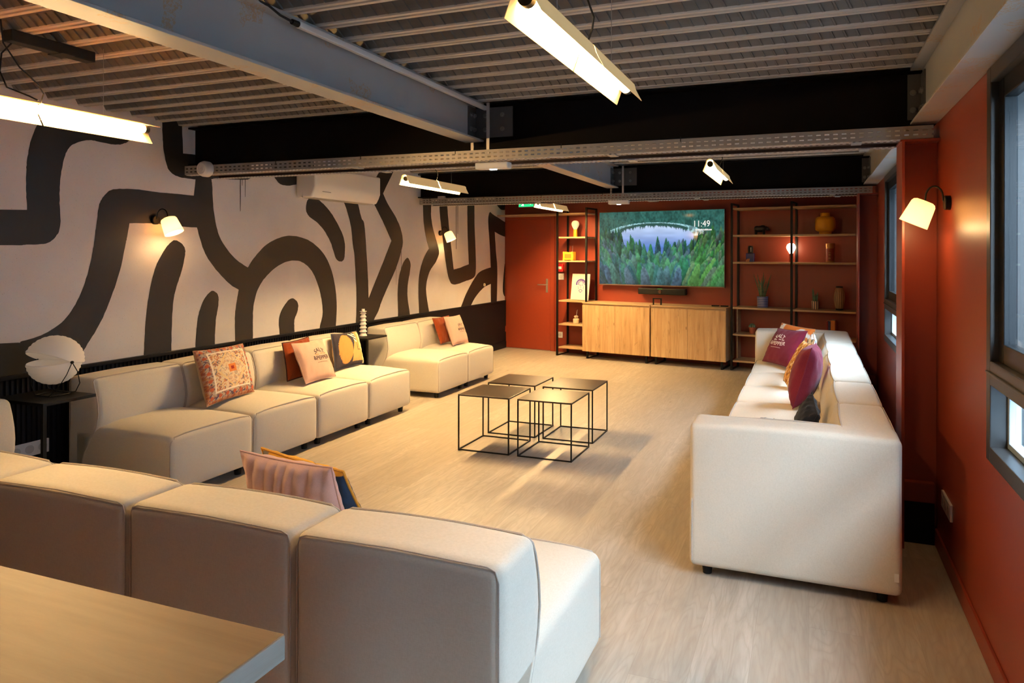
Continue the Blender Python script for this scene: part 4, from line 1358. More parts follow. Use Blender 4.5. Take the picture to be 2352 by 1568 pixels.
r = thing('exit_sign', 'green glowing emergency exit sign high above the red door', 'sign', B(.44, .06, 2.19), BROT)
MB().bbox(-.14, .14, -.02, .02, 0, .11, .004).build('sign_body', M_WHITEP, r)
MB().box(-.132, .132, -.0225, -.0205, .008, .102).build('sign_face', mat('exit_green', (0, .3, .1), .4, emit=(.02, .70, .22), estr=.35), r)
m = MB()
m.lathe([(.011, 0), (.011, .001)], 12, (-.055, -.0226, .080), M=RXP)
m.box(-.07, -.045, -.0240, -.0228, .030, .068).box(-.085, -.060, -.0240, -.0228, .055, .063).box(-.045, -.030, -.0240, -.0228, .05, .058)
m.box(-.085, -.065, -.0240, -.0228, .022, .032).box(-.05, -.042, -.0240, -.0228, .018, .034)
m.box(.02, .075, -.0240, -.0228, .048, .060)
m.add([(.075, -.024, .036), (.105, -.024, .054), (.075, -.024, .072)], [(0, 1, 2)])
m.build('running_figure_mark', mat('sign_white', (1, 1, 1), .4, emit=(.9, 1, .95), estr=.6), r)
MB().box(-.02, .02, .02, .059, .05, .07).build('bracket', M_WHITEP, r)

# sockets and switches
def plate(name, label, loc, rz, w, h, n, group=None, m=None):
    r = thing(name, label, 'socket' if 'socket' in name else 'switch', loc, (0, 0, rz), group)
    MB().bbox(0, w, -.012, 0, 0, h, .003).build('cover_plate', m or M_WHITEP, r)
    for k in range(n):
        c = w * (k + .5) / n
        MB().lathe([(h * .30, 0), (h * .30, .0015)], 16, (c, -.012, h / 2), M=RXP).build('insert', mat('plate_insert', (.50, .47, .44), .5), r)
    return r
plate('wall_socket', 'white triple socket low on the red window wall', (RW, 3.77, .262), PI2 * 3, .225, .078, 3)
r = plate('wall_socket', 'white socket block on the black panel behind the lamp table', (LW + .022, 2.71, .235), PI2, .23, .085, 3)
plate('wall_socket', 'white socket low on the red wall behind the narrow shelves', B(.955, 0, .212), -BE, .088, .090, 1)
plate('light_switch', 'white switch on the red wall beside the door, below the red call point', B(.960, 0, 1.085), -BE, .105, .095, 1)
r = thing('call_point', 'small red fire call point above the white switch', 'alarm', B(.960, 0, 1.205), BROT)
MB().bbox(0, .105, -.045, 0, 0, .115, .005).build('housing', mat('signal_red', (.55, .01, .012), .4), r)
MB().box(.028, .082, -.0475, -.0455, .038, .080).build('press_panel', M_WHITEP, r)

# ------------------------------------------------------------------ coffee tables
M_TTOP = m_paint('bronzed_table_top', (.032, .016, .009), .30, .10, .30, 40)
def coffee_table(x, y, label, proto=None):
    if proto is not None:
        r = copy_tree(proto); r.location = (x, y, 0); r['label'] = label
        return r
    r = thing('coffee_table', label, 'table', (x, y, 0), group='square wire frame coffee tables')
    S = .421
    MB().bbox(0, S, 0, S, .409, .420, .002).build('tabletop', M_TTOP, r)
    q = .0045
    for (a, b) in ((q, q), (S - q, q), (q, S - q), (S - q, S - q)):
        MB().box(a - q, a + q, b - q, b + q, 0, .409).build('leg', M_BLACK, r)
    m = MB()
    m.box(2 * q, S - 2 * q, 0, 2 * q, 0, 2 * q).box(2 * q, S - 2 * q, S - 2 * q, S, 0, 2 * q)
    m.box(0, 2 * q, 2 * q, S - 2 * q, 0, 2 * q).box(S - 2 * q, S, 2 * q, S - 2 * q, 0, 2 * q)
    m.build('floor_frame', M_BLACK, r)
    return r
tb = coffee_table(-2.003, 4.594, 'wire frame coffee table nearest the camera in the cluster of four')
coffee_table(-2.490, 4.594, 'wire frame coffee table at the left of the cluster of four', tb)
coffee_table(-2.490, 5.105, 'wire frame coffee table at the back of the cluster, towards the mural sofa', tb)
coffee_table(-2.005, 5.105, 'wire frame coffee table at the right back of the cluster of four', tb)

# ------------------------------------------------------------------ black side tables, lamp and vase
def side_table(x0, x1, y0, y1, label):
    r = thing('side_table', label, 'table', (x0, y0, 0), group='black side tables by the mural sofa')
    W, D = x1 - x0, y1 - y0
    MB().bbox(0, W, 0, D, .617, .635, .002).build('tabletop', M_BLACK, r)
    for (a, b) in ((.012, .012), (W - .012, .012)):
        MB().box(a - .010, a + .010, b - .010, b + .010, 0, .617).build('leg', M_BLACK, r)
    m = MB()
    m.box(.022, W - .022, .004, .020, 0, .012).box(.002, .022, .022, D, 0, .012).box(W - .022, W - .002, .022, D, 0, .012).box(.022, W - .022, D - .02, D, 0, .012)
    m.build('floor_frame', M_BLACK, r)
side_table(-4.46, -4.03, 2.61, 2.915, 'black metal side table with the shell lamp on it')
side_table(-4.46, -4.11, 5.72, 6.055, 'black metal side table with the white ribbed vase on it')

r = thing('shell_lamp', 'white table lamp of two ribbed shell halves on a wire foot', 'lamp', (-4.24, 2.81, .635))
M_SHELL = m_shade('ribbed_paper_shell', (.80, .74, .66), (1, .8, .6), .02, .30)
def shell(rad, name, a0, a1, ribs):
    # a lune of a sphere about the x axis, pleated
    vs, fs = [], []
    n, k = ribs * 2, 16
    for i in range(n + 1):
        a = radians(a0 + (a1 - a0) * i / n)
        for j in range(k + 1):
            b = pi * j / k
            rr = rad * (1 + (.020 if i % 2 else -.018) * sin(b))
            vs.append((rr * cos(b), rr * sin(b) * cos(a), SC + rr * sin(b) * sin(a)))
    for i in range(n):
        for j in range(k):
            q = i * (k + 1) + j
            fs.append((q, q + 1, q + k + 2, q + k + 1))
    o = MB().add(vs, fs).build(name, M_SHELL, r, smooth='all')
    md = o.modifiers.new('thickness', 'SOLIDIFY'); md.thickness = .003
SC = .200
shell(.150, 'upper_shell', 153, -10, 15)
shell(.137, 'lower_shell', 184, 352, 15)
m = MB()
for sg in (1, -1):
    p = (sg * .154, 0, SC)
    m.tube([p, (sg * .150, -.030, .130), (sg * .120, -.055, .060), (sg * .06, -.07, .006)], .0026, 6)
    m.tube([p, (sg * .158, .030, .140), (sg * .150, .048, .070), (sg * .120, .045, .020), (sg * .06, .055, .006)], .0026, 6)
m.tube([(.06, -.07, .004), (.075, 0, .004), (.06, .055, .004), (-.06, .055, .004), (-.075, 0, .004), (-.06, -.07, .004)], .003, 6, closed=True)
m.build('wire_foot', M_BLACK, r, smooth=True)
for sg in (1, -1):
    MB().add(*soft_box(sg * .154 - .009, sg * .154 + .009, -.009, .009, SC - .009, SC + .009, .008, 2)).build('pivot_knob', M_BLACKP, r, smooth='all')

r = thing('ribbed_vase', 'tall white ceramic vase with stacked flared rings', 'vase', (-4.27, 5.87, .635))
prof = [(.036, 0), (.040, .006), (.036, .014)]
z, rad = .014, .034
for k in range(6):
    prof += [(rad - .004, z + .010), (rad - .007, z + .022), (rad - .004, z + .030), (rad + .004, z + .033), (rad + .003, z + .037)]
    z += .037; rad -= .0014
prof += [(.022, z + .004), (.020, z + .012), (.036, z + .016), (.036, z + .020), (.016, z + .022), (.016, z + .042), (.012, z + .042), (.012, z + .02)]
MB().lathe(prof, 28).build('vase_body', mat('white_ceramic', (.74, .68, .62), .35), r, smooth=True)

# ------------------------------------------------------------------ foreground counter
r = thing('oak_counter', 'oak topped counter in the lower left corner, closest to the camera', 'counter', (-3.6, -.35, 0))
MB().bbox(0, 3.037, 0, .978, 1.020, 1.050, .0015).build('worktop', M_COUNTER, r)
MB().bbox(3.0365, 3.0385, .001, .977, 1.0215, 1.0485, .0004).build('edge_band', m_wood('pale_edge_band', (.42, .36, .28), (.56, .50, .41), 'y', 1.5, knots=False), r)
MB().bbox(.06, 2.990, .05, .94, 0, 1.0195, .002).build('counter_body', m_paint('pale_grey_laminate', (.24, .12, .10), .45, .02), r)
MB().bbox(2.991, 3.013, .045, .945, 0, 1.0195, .002).build('end_panel', m_paint('coral_laminate', (.46, .10, .075), .45, .02), r)

# ------------------------------------------------------------------ the television wall
def bthing(name, label, cat, s, z=0.0, d=0.0, group=None):
    return thing(name, label, cat, B(s, d, z), BROT, group)

# screen picture: lake in a spruce forest, painted cell by cell
def screen_picture(nx, ny):
    rg = np.random.RandomState(4)
    U, V = np.meshgrid((np.arange(nx) + .5) / nx, (np.arange(ny) + .5) / ny)   # V=0 top
    img = np.zeros((ny, nx, 3))
    def noise(fx, fy, seed):
        r = np.random.RandomState(seed)
        gx, gy = int(fx) + 2, int(fy) + 2
        g = r.rand(gy, gx)
        x, y = U * fx, V * fy
        i, j = x.astype(int), y.astype(int)
        a, b = x - i, y - j
        a, b = a * a * (3 - 2 * a), b * b * (3 - 2 * b)
        return (g[j, i] * (1 - a) + g[j, i + 1] * a) * (1 - b) + (g[j + 1, i] * (1 - a) + g[j + 1, i + 1] * a) * b
    tex = .5 * noise(90, 34, 1) + .3 * noise(150, 60, 2) + .2 * noise(40, 12, 3)
    far = np.array([.045, .150, .125])[None, None] * (.25 + 1.6 * tex[..., None])
    img[:] = far
    # lake with a bright shore
    du, dv = (U - .46) / .37, (V - .34) / .17
    ang = du * du + dv * dv
    lake = (du ** 2 + (np.where(dv > 0, dv / 1.7, dv)) ** 2) < .72
    shore = (ang < 1.22) & ~lake & (V < .34)
    sh = noise(120, 50, 5)
    img[shore] = (np.array([.30, .50, .52])[None] * (.4 + 1.5 * sh[shore][:, None]))
    t = np.clip((V - .20) / .30, 0, 1)[..., None]
    lk = np.array([.70, .80, 1.0]) * (1 - t) + np.array([.13, .26, .66]) * t
    lk = lk * (.9 + .2 * noise(12, 30, 6)[..., None])
    img[lake] = lk[lake]
    # reflected tree line at the far edge of the lake
    for k in range(60):
        u0 = .17 + .56 * k / 60
        top = .34 - .165 * math.sqrt(max(0, 1 - ((u0 - .46) / .33) ** 2)) if abs(u0 - .46) < .33 else .34
        hh = .02 + .05 * rg.rand()
        m = (np.abs(U - u0) < .009 * (1 - (V - top) / hh)) & (V > top - .01) & (V < top + hh)
        img[m] = np.array([.05, .13, .11])
    # glowing bank on the right
    g = np.exp(-(((U - .80) / .05) ** 2 + ((V - .33) / .05) ** 2))
    img += g[..., None] * np.array([.75, .32, .08])
    g = np.exp(-(((U - .74) / .03) ** 2 + ((V - .07) / .02) ** 2)) * .6
    img += g[..., None] * np.array([.6, .22, .05])
    # spruces, back to front
    trees = []
    for k in range(420):
        d = rg.rand()
        yb = .36 + .75 * d ** 1.15
        trees.append((yb, rg.rand() * 1.04 - .02, rg.rand(), rg.rand()))
    trees.sort()
    for yb, u0, a, b in trees:
        dd = (yb - .36) / .75
        inl = ((u0 - .50) / .30) ** 2 + ((yb - .40) / .16) ** 2 < 1
        if inl and yb < .55:
            continue
        hgt = .11 + .22 * dd + .06 * a
        wid = .014 + .034 * dd + .012 * b
        lean = (u0 - .5) * .25 * dd
        top = yb - hgt
        tt = (V - top) / hgt
        x = (U - u0 - lean * (1 - tt)) / wid
        prof = np.where(tt < 0, 0, np.clip(tt, 0, 1) ** (.75 - .35 * dd))
        m = (np.abs(x) < prof * (.85 + .3 * (tex - .5))) & (tt > 0) & (tt < 1.05)
        base = np.array([.045 + .06 * b, .145 + .14 * a, .125 + .10 * (1 - a)]) * (.40 + .45 * dd + .45 * b)
        if u0 > .72:
            base = base * np.array([1.3, 1.05, .62])
        shd = (.30 + .75 * np.clip(.5 - x * .5, 0, 1) + .55 * (1 - tt)) * (.35 + 1.3 * tex)
        img[m] = base[None] * shd[m][:, None] * (1.05 - .45 * tt[m][:, None])
    return np.clip(img * np.array([.92, .98, 1.02]), 0, 1) ** 1.12

r = bthing('television', 'large wall mounted television showing a forest lake and the time', 'television', 1.693, 1.030, 0)
TW, TH = 1.830, 1.046
MB().bbox(0, TW, -.100, -.060, 0, TH, .004).build('casing', M_BLACKP, r)
MB().box(.5, TW - .5, -.060, -.001, .25, TH - .25).build('wall_bracket', M_BLACK, r)
m = MB()
m.box(0, .006, -.103, -.100, 0, TH).box(TW - .006, TW, -.103, -.100, 0, TH).box(0, TW, -.103, -.100, TH - .006, TH).box(0, TW, -.103, -.100, 0, .014)
m.build('bezel', mat('bronze_bezel', (.22, .15, .12), .35, .6), r)
nx, ny = 330, 188
img = screen_picture(nx, ny)
vs, fs, cols = [], [], []
x0, x1, z0, z1 = .007, TW - .007, .015, TH - .007
for j in range(ny + 1):
    for i in range(nx + 1):
        vs.append((x0 + (x1 - x0) * i / nx, -.1012, z1 + (z0 - z1) * j / ny))
        c = img[min(j, ny - 1), min(i, nx - 1)]
        cols += [float(c[0]), float(c[1]), float(c[2]), 1.0]
for j in range(ny):
    for i in range(nx):
        a = j * (nx + 1) + i
        fs.append((a, a + nx + 1, a + nx + 2, a + 1))
me = bpy.data.meshes.new('screen')
me.from_pydata(vs, [], fs)
at = me.color_attributes.new('pattern', 'FLOAT_COLOR', 'POINT')
at.data.foreach_set('color', cols)
M_SCREEN = m_attr('screen_glow', rough=.3, emission=.25)
M_SCREEN.node_tree.nodes['Principled BSDF'].inputs['Specular IOR Level'].default_value = .05
me.materials.append(M_SCREEN)
o = bpy.data.objects.new('screen', me); C.objects.link(o); o.parent = r
M_WTXT = mat('screen_white', (1, 1, 1), .5, emit=(1, .97, .97), estr=.22)
def flat_text(body, size, cx, z, y, m, parent, name, sx=1.0):
    vs, fs = text_points(body)
    MB().add([(cx + a * size * sx, y, z + b * size) for a, b, c in vs], fs).build(name, m, parent)
flat_text('11:49', .118, 1.515, .815, -.1022, M_WTXT, r, 'clock_digits', .92)
m = MB()
xx = 1.432
rg = random.Random(3)
while xx < 1.65:
    w = rg.uniform(.004, .009)
    m.box(xx, xx + w, -.1024, -.1020, .768, .768 + rg.uniform(.010, .017))
    xx += w + .003
m.box(1.432, 1.655, -.1024, -.1021, .764, .768)
m.build('date_line', M_WTXT, r)

r = bthing('camera_bar', 'black camera and speaker bar under the television', 'camera', 2.302, .915)
MB().bbox(0, .69, -.120, -.040, 0, .086, .012).build('bar_body', M_BLACKP, r)
MB().box(.1, .59, -.04, -.001, .02, .07).build('bracket', M_BLACK, r)
m = MB(); m.lathe([(.026, 0), (.026, .006), (.020, .008), (.018, .002), (.002, .001)], 20, (.325, -.120, .040), M=RXP)
m.build('lens', mat('lens_ring', (.12, .07, .05), .3, .6), r, smooth=True)
MB().bbox(.29, .36, -.121, -.1195, .078, .083, .0005).build('status_light', mat('green_led', (0, .2, .02), .4, emit=(.10, .45, .08), estr=.2), r)

# cabinets
def cabinet(s0, s1, label, feet):
    r = bthing('cabinet', label, 'cabinet', s0, 0, group='oak cabinets under the television')
    W = s1 - s0
    MB().bbox(0, W, -.430, -.015, .113, .778, .002).build('carcass', M_OAKS, r)
    for k in range(2):
        a, b = W * k / 2 + .0015, W * (k + 1) / 2 - .0015
        dd = MB().bbox(a, b, -.450, -.432, .108, .757, .0015).build('door', M_OAK, r)
        dd.location = (0, 0, 0)
    MB().bbox(-.001, W + .001, -.452, -.012, .7785, .792, .001).build('top_board', M_OAKS, r)
    for x in feet:
        m = MB()
        m.box(x, x + .025, -.400, -.375, .012, .113).box(x, x + .025, -.065, -.04, .012, .113).box(x, x + .025, -.400, -.04, 0, .012)
        m.build('sled_foot', M_BLACK, r)
cabinet(1.597, 2.607, 'left oak cabinet under the television, next to the narrow shelves', (.04, .93))
cabinet(2.625, 3.634, 'right oak cabinet under the television, next to the wide shelves', (.04, .93))

def posts(r, s, z0, z1, name='upright', floor=True):
    m = MB()
    m.box(s - .012, s + .012, -.355, -.330, z0, z1)
    m.box(s - .012, s + .012, -.030, -.005, z0, z1)
    m.box(s - .012, s + .012, -.330, -.030, z1 - .020, z1)
    if floor:
        m.box(s - .012, s + .012, -.330, -.030, z0, z0 + .012)
    m.build(name, M_BLACK, r)
SZ = (2.055, 1.712, 1.368, .792, .452, .117)
r = bthing('narrow_shelves', 'narrow shelving of black metal uprights and oak boards beside the red door', 'shelf', 0)
posts(r, 1.135, 0, 2.135)
posts(r, 1.605, .794, 2.135, floor=False)
for k, z in enumerate(SZ):
    a = .075 if k == 0 else 1.150
    b = 1.591 if k < 3 else 1.588
    MB().bbox(a, b, -.330, -.004, z - .012, z + .010, .0015).build('board', M_OAKS, r)
r = bthing('wide_shelves', 'wide shelving of black metal uprights and oak boards right of the television', 'shelf', 0)
posts(r, 3.678, 0, 2.125)
posts(r, 4.412, 0, 2.125)
for z in SZ:
    MB().bbox(3.692, 4.398, -.345, -.004, z - .012, z + .010, .0015).build('board', M_OAKS, r)
    MB().bbox(4.426, 5.135, -.345, -.004, z - .012, z + .010, .0015).build('board', M_OAKS, r)
MB().bbox(3.694, 3.712, -.16, -.004, .129, .780, .0015).build('side_panel', M_OAKS, r)

# black cable bracket and remotes on the cabinets
r = bthing('black_bracket', 'small black bent bracket standing on the gap between the oak cabinets', 'bracket', 2.617, .792, .30)
m = MB(); m.bbox(-.002, .014, -.06, -.04, 0, .092, .002).bbox(.014, .106, -.06, -.04, .078, .092, .002).bbox(.106, .122, -.06, -.04, 0, .092, .002)
m.build('bracket_body', M_BLACK, r)
for s, lab in ((3.43, 'black remote control lying on the right oak cabinet, left of the pair'), (3.55, 'black remote control lying on the right oak cabinet, right of the pair')):
    r = bthing('remote_control', lab, 'remote', s, .792, .20, 'black remotes on the right cabinet')
    MB().bbox(-.05, .045, -.02, .02, 0, .016, .004).build('remote_body', M_BLACKP, r)

# ------------------------------------------------------------------ things on the shelves
def zt_(k): return SZ[k] + .0105
r = bthing('bulb_lamp', 'bulb shaped table lamp with a yellow base on the narrow shelves', 'lamp', 1.345, zt_(1), .18, 'bulb shaped lamps')
MB().lathe([(.030, 0), (.031, .004), (.028, .10), (.026, .108)], 24).build('lamp_base', mat('yellow_lacquer', (.75, .36, .02), .35), r, smooth=True)
MB().lathe([(.026, .108), (.030, .122), (.046, .150), (.056, .178), (.056, .198), (.046, .222), (.026, .236), (.003, .240)], 28).build('glass_globe', m_shade('milky_globe', (.80, .66, .54), (1, .7, .4), .10, .4), r, smooth=True)

r = bthing('radio', 'yellow retro radio with an aerial on the narrow shelves', 'radio', 1.175, zt_(2), .20)
m_y = mat('yellow_plastic', (.80, .40, .03), .35)
MB().bbox(0, .175, -.055, .035, .006, .122, .012).build('radio_body', m_y, r)
MB().bbox(.035, .140, -.058, -.0555, .035, .095, .001).build('speaker_grille', mat('brown_grille', (.42, .18, .02), .6), r)
for x in (.018, .157):
    for z in (0, .098):
        MB().bbox(x - .014, x + .014, -.062, .040, z, z + .030, .004).build('corner_guard', m_y, r)
MB().tube([(.135, .0, .12), (.137, .0, .215)], .0018, 6).build('aerial', M_STEEL, r)

r = bthing('framed_print', 'white framed print of a purple patterned head leaning on the narrow shelves', 'picture', 1.285, zt_(3), .20)
T = Matrix.Rotation(radians(9), 3, 'X')
tilt = thing
def tb_(m, x0, x1, y0, y1, z0, z1):
    t = MB().bbox(x0, x1, y0, y1, z0, z1, .001)
    m.add([tuple(Matrix.Rotation(radians(-10), 3, 'X') @ Vector(v) + Vector((0, -.0, .0005))) for v in t.v], t.f)
m = MB(); tb_(m, 0, .29, -.012, 0, .0022, .385); m.build('print_board', mat('print_paper', (.76, .64, .54), .6), r)
m = MB()
for q in ((0, .008, 0, .385), (.282, .29, 0, .385), (0, .29, 0, .008), (0, .29, .377, .385)):
    tb_(m, q[0], q[1], -.016, -.0125, q[2] + .003, q[3])
m.build('print_frame', mat('pale_frame', (.74, .62, .50), .5), r)
mk = MB()
Tm = Matrix.Rotation(radians(-10), 3, 'X')
def mark(pts, w=.006):
    for (a, b), (c, d) in zip(pts, pts[1:]):
        p, q = Vector((a, 0, b)), Vector((c, 0, d))
        dv = (q - p).normalized() * 1.0
        n_ = Vector((-dv.z, 0, dv.x)) * w / 2
        vs = [p + n_, q + n_, q - n_, p - n_]
        mk.add([tuple(Tm @ (Vector((v.x, -.0130, v.z)))) for v in vs], [(0, 1, 2, 3)])
cxm, czm = .150, .235
for rr in (.078, .066):
    mark([(cxm + rr * cos(t / 10 * pi * 1.15 - .25), czm + rr * .92 * sin(t / 10 * pi * 1.15 - .25)) for t in range(11)], .012)
for k in range(7):
    a = .1 + k * .45
    mark([(cxm + .03 * cos(a), czm + .03 * sin(a)), (cxm + .052 * cos(a + .3), czm + .052 * sin(a + .3)), (cxm + .04 * cos(a + .6), czm + .055 * sin(a + .6))], .009)
mark([(cxm - .035, czm - .01), (cxm - .005, czm - .015)], .008); mark([(cxm + .012, czm - .015), (cxm + .04, czm - .01)], .008)
mark([(cxm + .003, czm - .01), (cxm - .006, czm - .05), (cxm + .01, czm - .05)], .006)
mark([(cxm - .045, czm - .03), (cxm - .035, czm - .075)], .007); mark([(cxm + .050, czm - .03), (cxm + .040, czm - .075)], .007)
mark([(cxm - .030, czm - .095), (cxm, czm - .075), (cxm + .03, czm - .095), (cxm, czm - .125), (cxm - .030, czm - .095)], .009)
mk.build('purple_head_mark', mat('purple_ink', (.09, .05, .30), .7), r)

r = bthing('diffuser_bottle', 'cream jar with a ball shaped neck and two sticks on a lower narrow shelf', 'bottle', 1.362, zt_(4), .18)
MB().lathe([(.040, 0), (.046, .006), (.046, .060), (.038, .068), (.018, .072), (.026, .080), (.032, .095), (.026, .110), (.012, .114)], 28).build('jar', mat('cream_glaze', (.66, .52, .36), .45), r, smooth=True)
MB().tube([(0, 0, .10), (.010, 0, .19)], .002, 6).build('stick', M_WHITEP, r)
MB().tube([(.004, 0, .10), (.020, .004, .20)], .002, 6).build('stick', M_WHITEP, r)

# right bay
r = bthing('dark_animal_figure', 'small dark bear like animal figure on the top left of the wide shelves', 'figurine', 4.00, zt_(1), .18)
fig = MB()
def blob(c, rx, ry, rz, n=14, k=9):
    vs, fs = [], []
    for j in range(k + 1):
        ph = pi * j / k
        for i in range(n):
            t = 2 * pi * i / n
            vs.append((c[0] + rx * sin(ph) * cos(t), c[1] + ry * sin(ph) * sin(t), c[2] + rz * cos(ph)))
    for j in range(k):
        for i in range(n):
            i2 = (i + 1) % n
            fs.append((j * n + i, j * n + i2, (j + 1) * n + i2, (j + 1) * n + i))
    fig.add(vs, fs)
blob((0, 0, .075), .070, .034, .040); blob((-.045, 0, .080), .038, .032, .036); blob((.030, 0, .085), .045, .033, .040)
blob((.088, 0, .075), .028, .022, .024); blob((.108, 0, .064), .014, .012, .011)
for sx, sy in ((-.055, .018), (-.055, -.018), (.045, .018), (.045, -.018)):
    fig.lathe([(.014, 0), (.012, .01), (.014, .07)], 10, (sx, sy, 0))
blob((.078, .012, .098), .007, .005, .009, 8, 5); blob((.078, -.012, .098), .007, .005, .009, 8, 5)
fig.build('figure_body', mat('dark_bronze', (.035, .022, .016), .4, .3), r, smooth='all')

r = bthing('yellow_jar', 'large plain yellow rounded jar with a knob lid on the upper right shelf', 'jar', 4.777, zt_(1), .18)
MB().lathe([(.070, 0), (.072, .006), (.072, .028), (.092, .034), (.112, .050), (.117, .075), (.117, .165), (.110, .195), (.088, .212), (.058, .216)], 40).build('jar_body', mat('yellow_gloss', (.78, .36, .008), .30), r, smooth=True)
MB().lathe([(.056, .2165), (.057, .250), (.052, .258), (.003, .260)], 32).build('knob_lid', mat('yellow_gloss'), r, smooth=True)

r = bthing('blue_bottle', 'dark blue square bottle with a black cap and orange corner label', 'bottle', 3.878, zt_(2), .18)
MB().bbox(-.052, .048, -.03, .03, 0, .112, .006).build('bottle_body', mat('cobalt_glass', (.015, .015, .16), .2), r)
MB().lathe([(.030, .113), (.032, .12), (.032, .185), (.026, .205), (.003, .208)], 24).build('bottle_cap', M_BLACKP, r, smooth=True)
MB().add([(-.053, -.0305, .001), (-.010, -.0305, .001), (.0, -.0305, .042), (-.035, -.0305, .040), (-.053, -.0305, .020)], [(0, 1, 2, 3, 4)]).build('corner_label', mat('orange_label', (.60, .20, .06), .6), r)
MB().box(.008, .014, -.0335, -.0315, .125, .185).build('cap_highlight_strip', mat('silver_glint', (.8, .78, .74), .3, .7), r)  # glint on the cap, painted as a pale raised strip

r = bthing('bulb_lamp', 'lit bulb shaped table lamp behind the middle upright of the wide shelves', 'lamp', 4.372, zt_(2), .15, 'bulb shaped lamps')
MB().lathe([(.024, 0), (.024, .108)], 20).build('lamp_base', mat('brick_red_base', (.30, .04, .02), .4), r, smooth=True)
MB().lathe([(.022, .108), (.026, .122), (.042, .146), (.054, .172), (.056, .190), (.046, .218), (.028, .232), (.003, .238)], 28).build('glass_globe', mat('lit_globe', (1, .9, .8), .4, emit=(1, .70, .42), estr=5), r, smooth=True)

r = bthing('tin_canister', 'tall bronze tin canister with a brown label on the middle right shelf', 'tin', 4.835, zt_(2), .18)
m_t = mat('bronze_tin', (.42, .19, .06), .3, .7)
MB().lathe([(.050, 0), (.052, .004), (.052, .190), (.054, .192), (.054, .228), (.050, .232), (.003, .234)], 32).build('tin_body', m_t, r, smooth=True)
vs, fs = [], []
for i in range(13):
    t = radians(-150 + i * 10)
    vs += [(.0526 * cos(t), .0526 * sin(t), .020), (.0526 * cos(t), .0526 * sin(t), .170)]
for i in range(12):
    fs.append((2 * i, 2 * i + 2, 2 * i + 3, 2 * i + 1))
lb = MB().add(vs, fs).build('tin_label', mat('oxblood_label', (.25, .035, .015), .5), r)
m = MB()
for z in (.045, .055, .085, .095, .115):
    for i in range(3):
        t = radians(-100 + i * 9)
        m.box(.0532 * cos(t) - .004, .0532 * cos(t) + .004, .0532 * sin(t) - .0006, .0532 * sin(t), z, z + .004)
m.build('label_print', mat('gold_print', (.55, .30, .10), .5), r)

# plants
def leaves(r, spec, m, name='leaf'):
    for (x, y, h, lx, ly, w) in spec:
        vs, fs = [], []
        n = 9
        for i in range(n + 1):
            t = i / n
            ww = w * (.75 + .5 * t) * (1 - t ** 3) + .0006
            cx_, cy_ = x + lx * t ** 1.4, y + ly * t ** 1.4
            th = .35 * ww
            vs += [(cx_ - ww, cy_ - th, h * t), (cx_, cy_ + th * .6, h * t), (cx_ + ww, cy_ - th, h * t), (cx_, cy_ - th * 1.6, h * t)]
        for i in range(n):
            a = 4 * i
            for k in range(4):
                k2 = (k + 1) % 4
                fs.append((a + k, a + k2, a + 4 + k2, a + 4 + k))
        MB().add(vs, fs).build(name, m, r, smooth=True)
def m_leaf(name, c1, c2):
    m = mat(name, c1, .45)
    t = NT(m)
    g = t.noise(t.coords((4, 4, 60)), 1.5, 3)
    t.l(t.ramp(g, [(.40, c1), (.60, c2)]), t.b.inputs['Base Color'])
    return m
def potted(name, label, s, z, d, pot_prof, pot_m, spec, lm, soil_z, soil_r):
    r = bthing(name, label, 'plant', s, z, d)
    MB().lathe(pot_prof, 32).build('pot', pot_m, r, smooth=True)
    MB().lathe([(soil_r, soil_z - .01), (soil_r, soil_z), (.002, soil_z + .002)], 20).build('soil', mat('dark_soil', (.02, .012, .008), .9), r)
    for q in list(spec):
        pass
    leaves(r, spec, lm)
    for o in r.children:
        if o.name.startswith('leaf'):
            o.location.z = soil_z - .005
    return r
m = mat('blue_striped_pot', (.12, .15, .32), .35)
t = NT(m)
sp = t.n('ShaderNodeSeparateXYZ'); tc = t.n('ShaderNodeTexCoord'); t.l(tc.outputs['Object'], sp.inputs[0])
st = t.math('LESS_THAN', t.math('FRACT', t.math('DIVIDE', sp.outputs[2], .022)), .28)
t.l(t.mix(st, (.10, .125, .30), (.42, .42, .55)), t.b.inputs['Base Color'])
sp_leaf = m_leaf('spiky_leaf', (.020, .055, .022), (.055, .11, .045))
spec = []
rg = random.Random(5)
for k in range(11):
    a = k * 2.4
    sx = rg.uniform(-1, 1)
    spec.append((.028 * cos(a), .028 * sin(a), .20 + .12 * rg.random(), .085 * sx, .03 * sin(a * 1.7), .0085))
spec[0] = (-.03, 0, .30, -.085, 0, .008); spec[1] = (.03, 0, .31, .080, 0, .008); spec[2] = (0, 0, .33, .015, 0, .009)
potted('snake_plant', 'tall spiky snake plant in a blue striped pot on the wide shelves', 4.030, zt_(3), .18, [(.062, 0), (.066, .004), (.068, .128), (.071, .130), (.071, .136), (.064, .136), (.060, .120)], m, spec, sp_leaf, .124, .062)
m = mat('striped_cup', (.75, .55, .38), .4)
t = NT(m)
tc = t.n('ShaderNodeTexCoord'); sp = t.n('ShaderNodeSeparateXYZ'); t.l(tc.outputs['Object'], sp.inputs[0])
an = t.math('ARCTAN2', sp.outputs[1], sp.outputs[0])
st = t.math('LESS_THAN', t.math('FRACT', t.math('MULTIPLY', an, 1.75)), .42)
t.l(t.mix(st, (.78, .58, .40), (.03, .035, .10)), t.b.inputs['Base Color'])
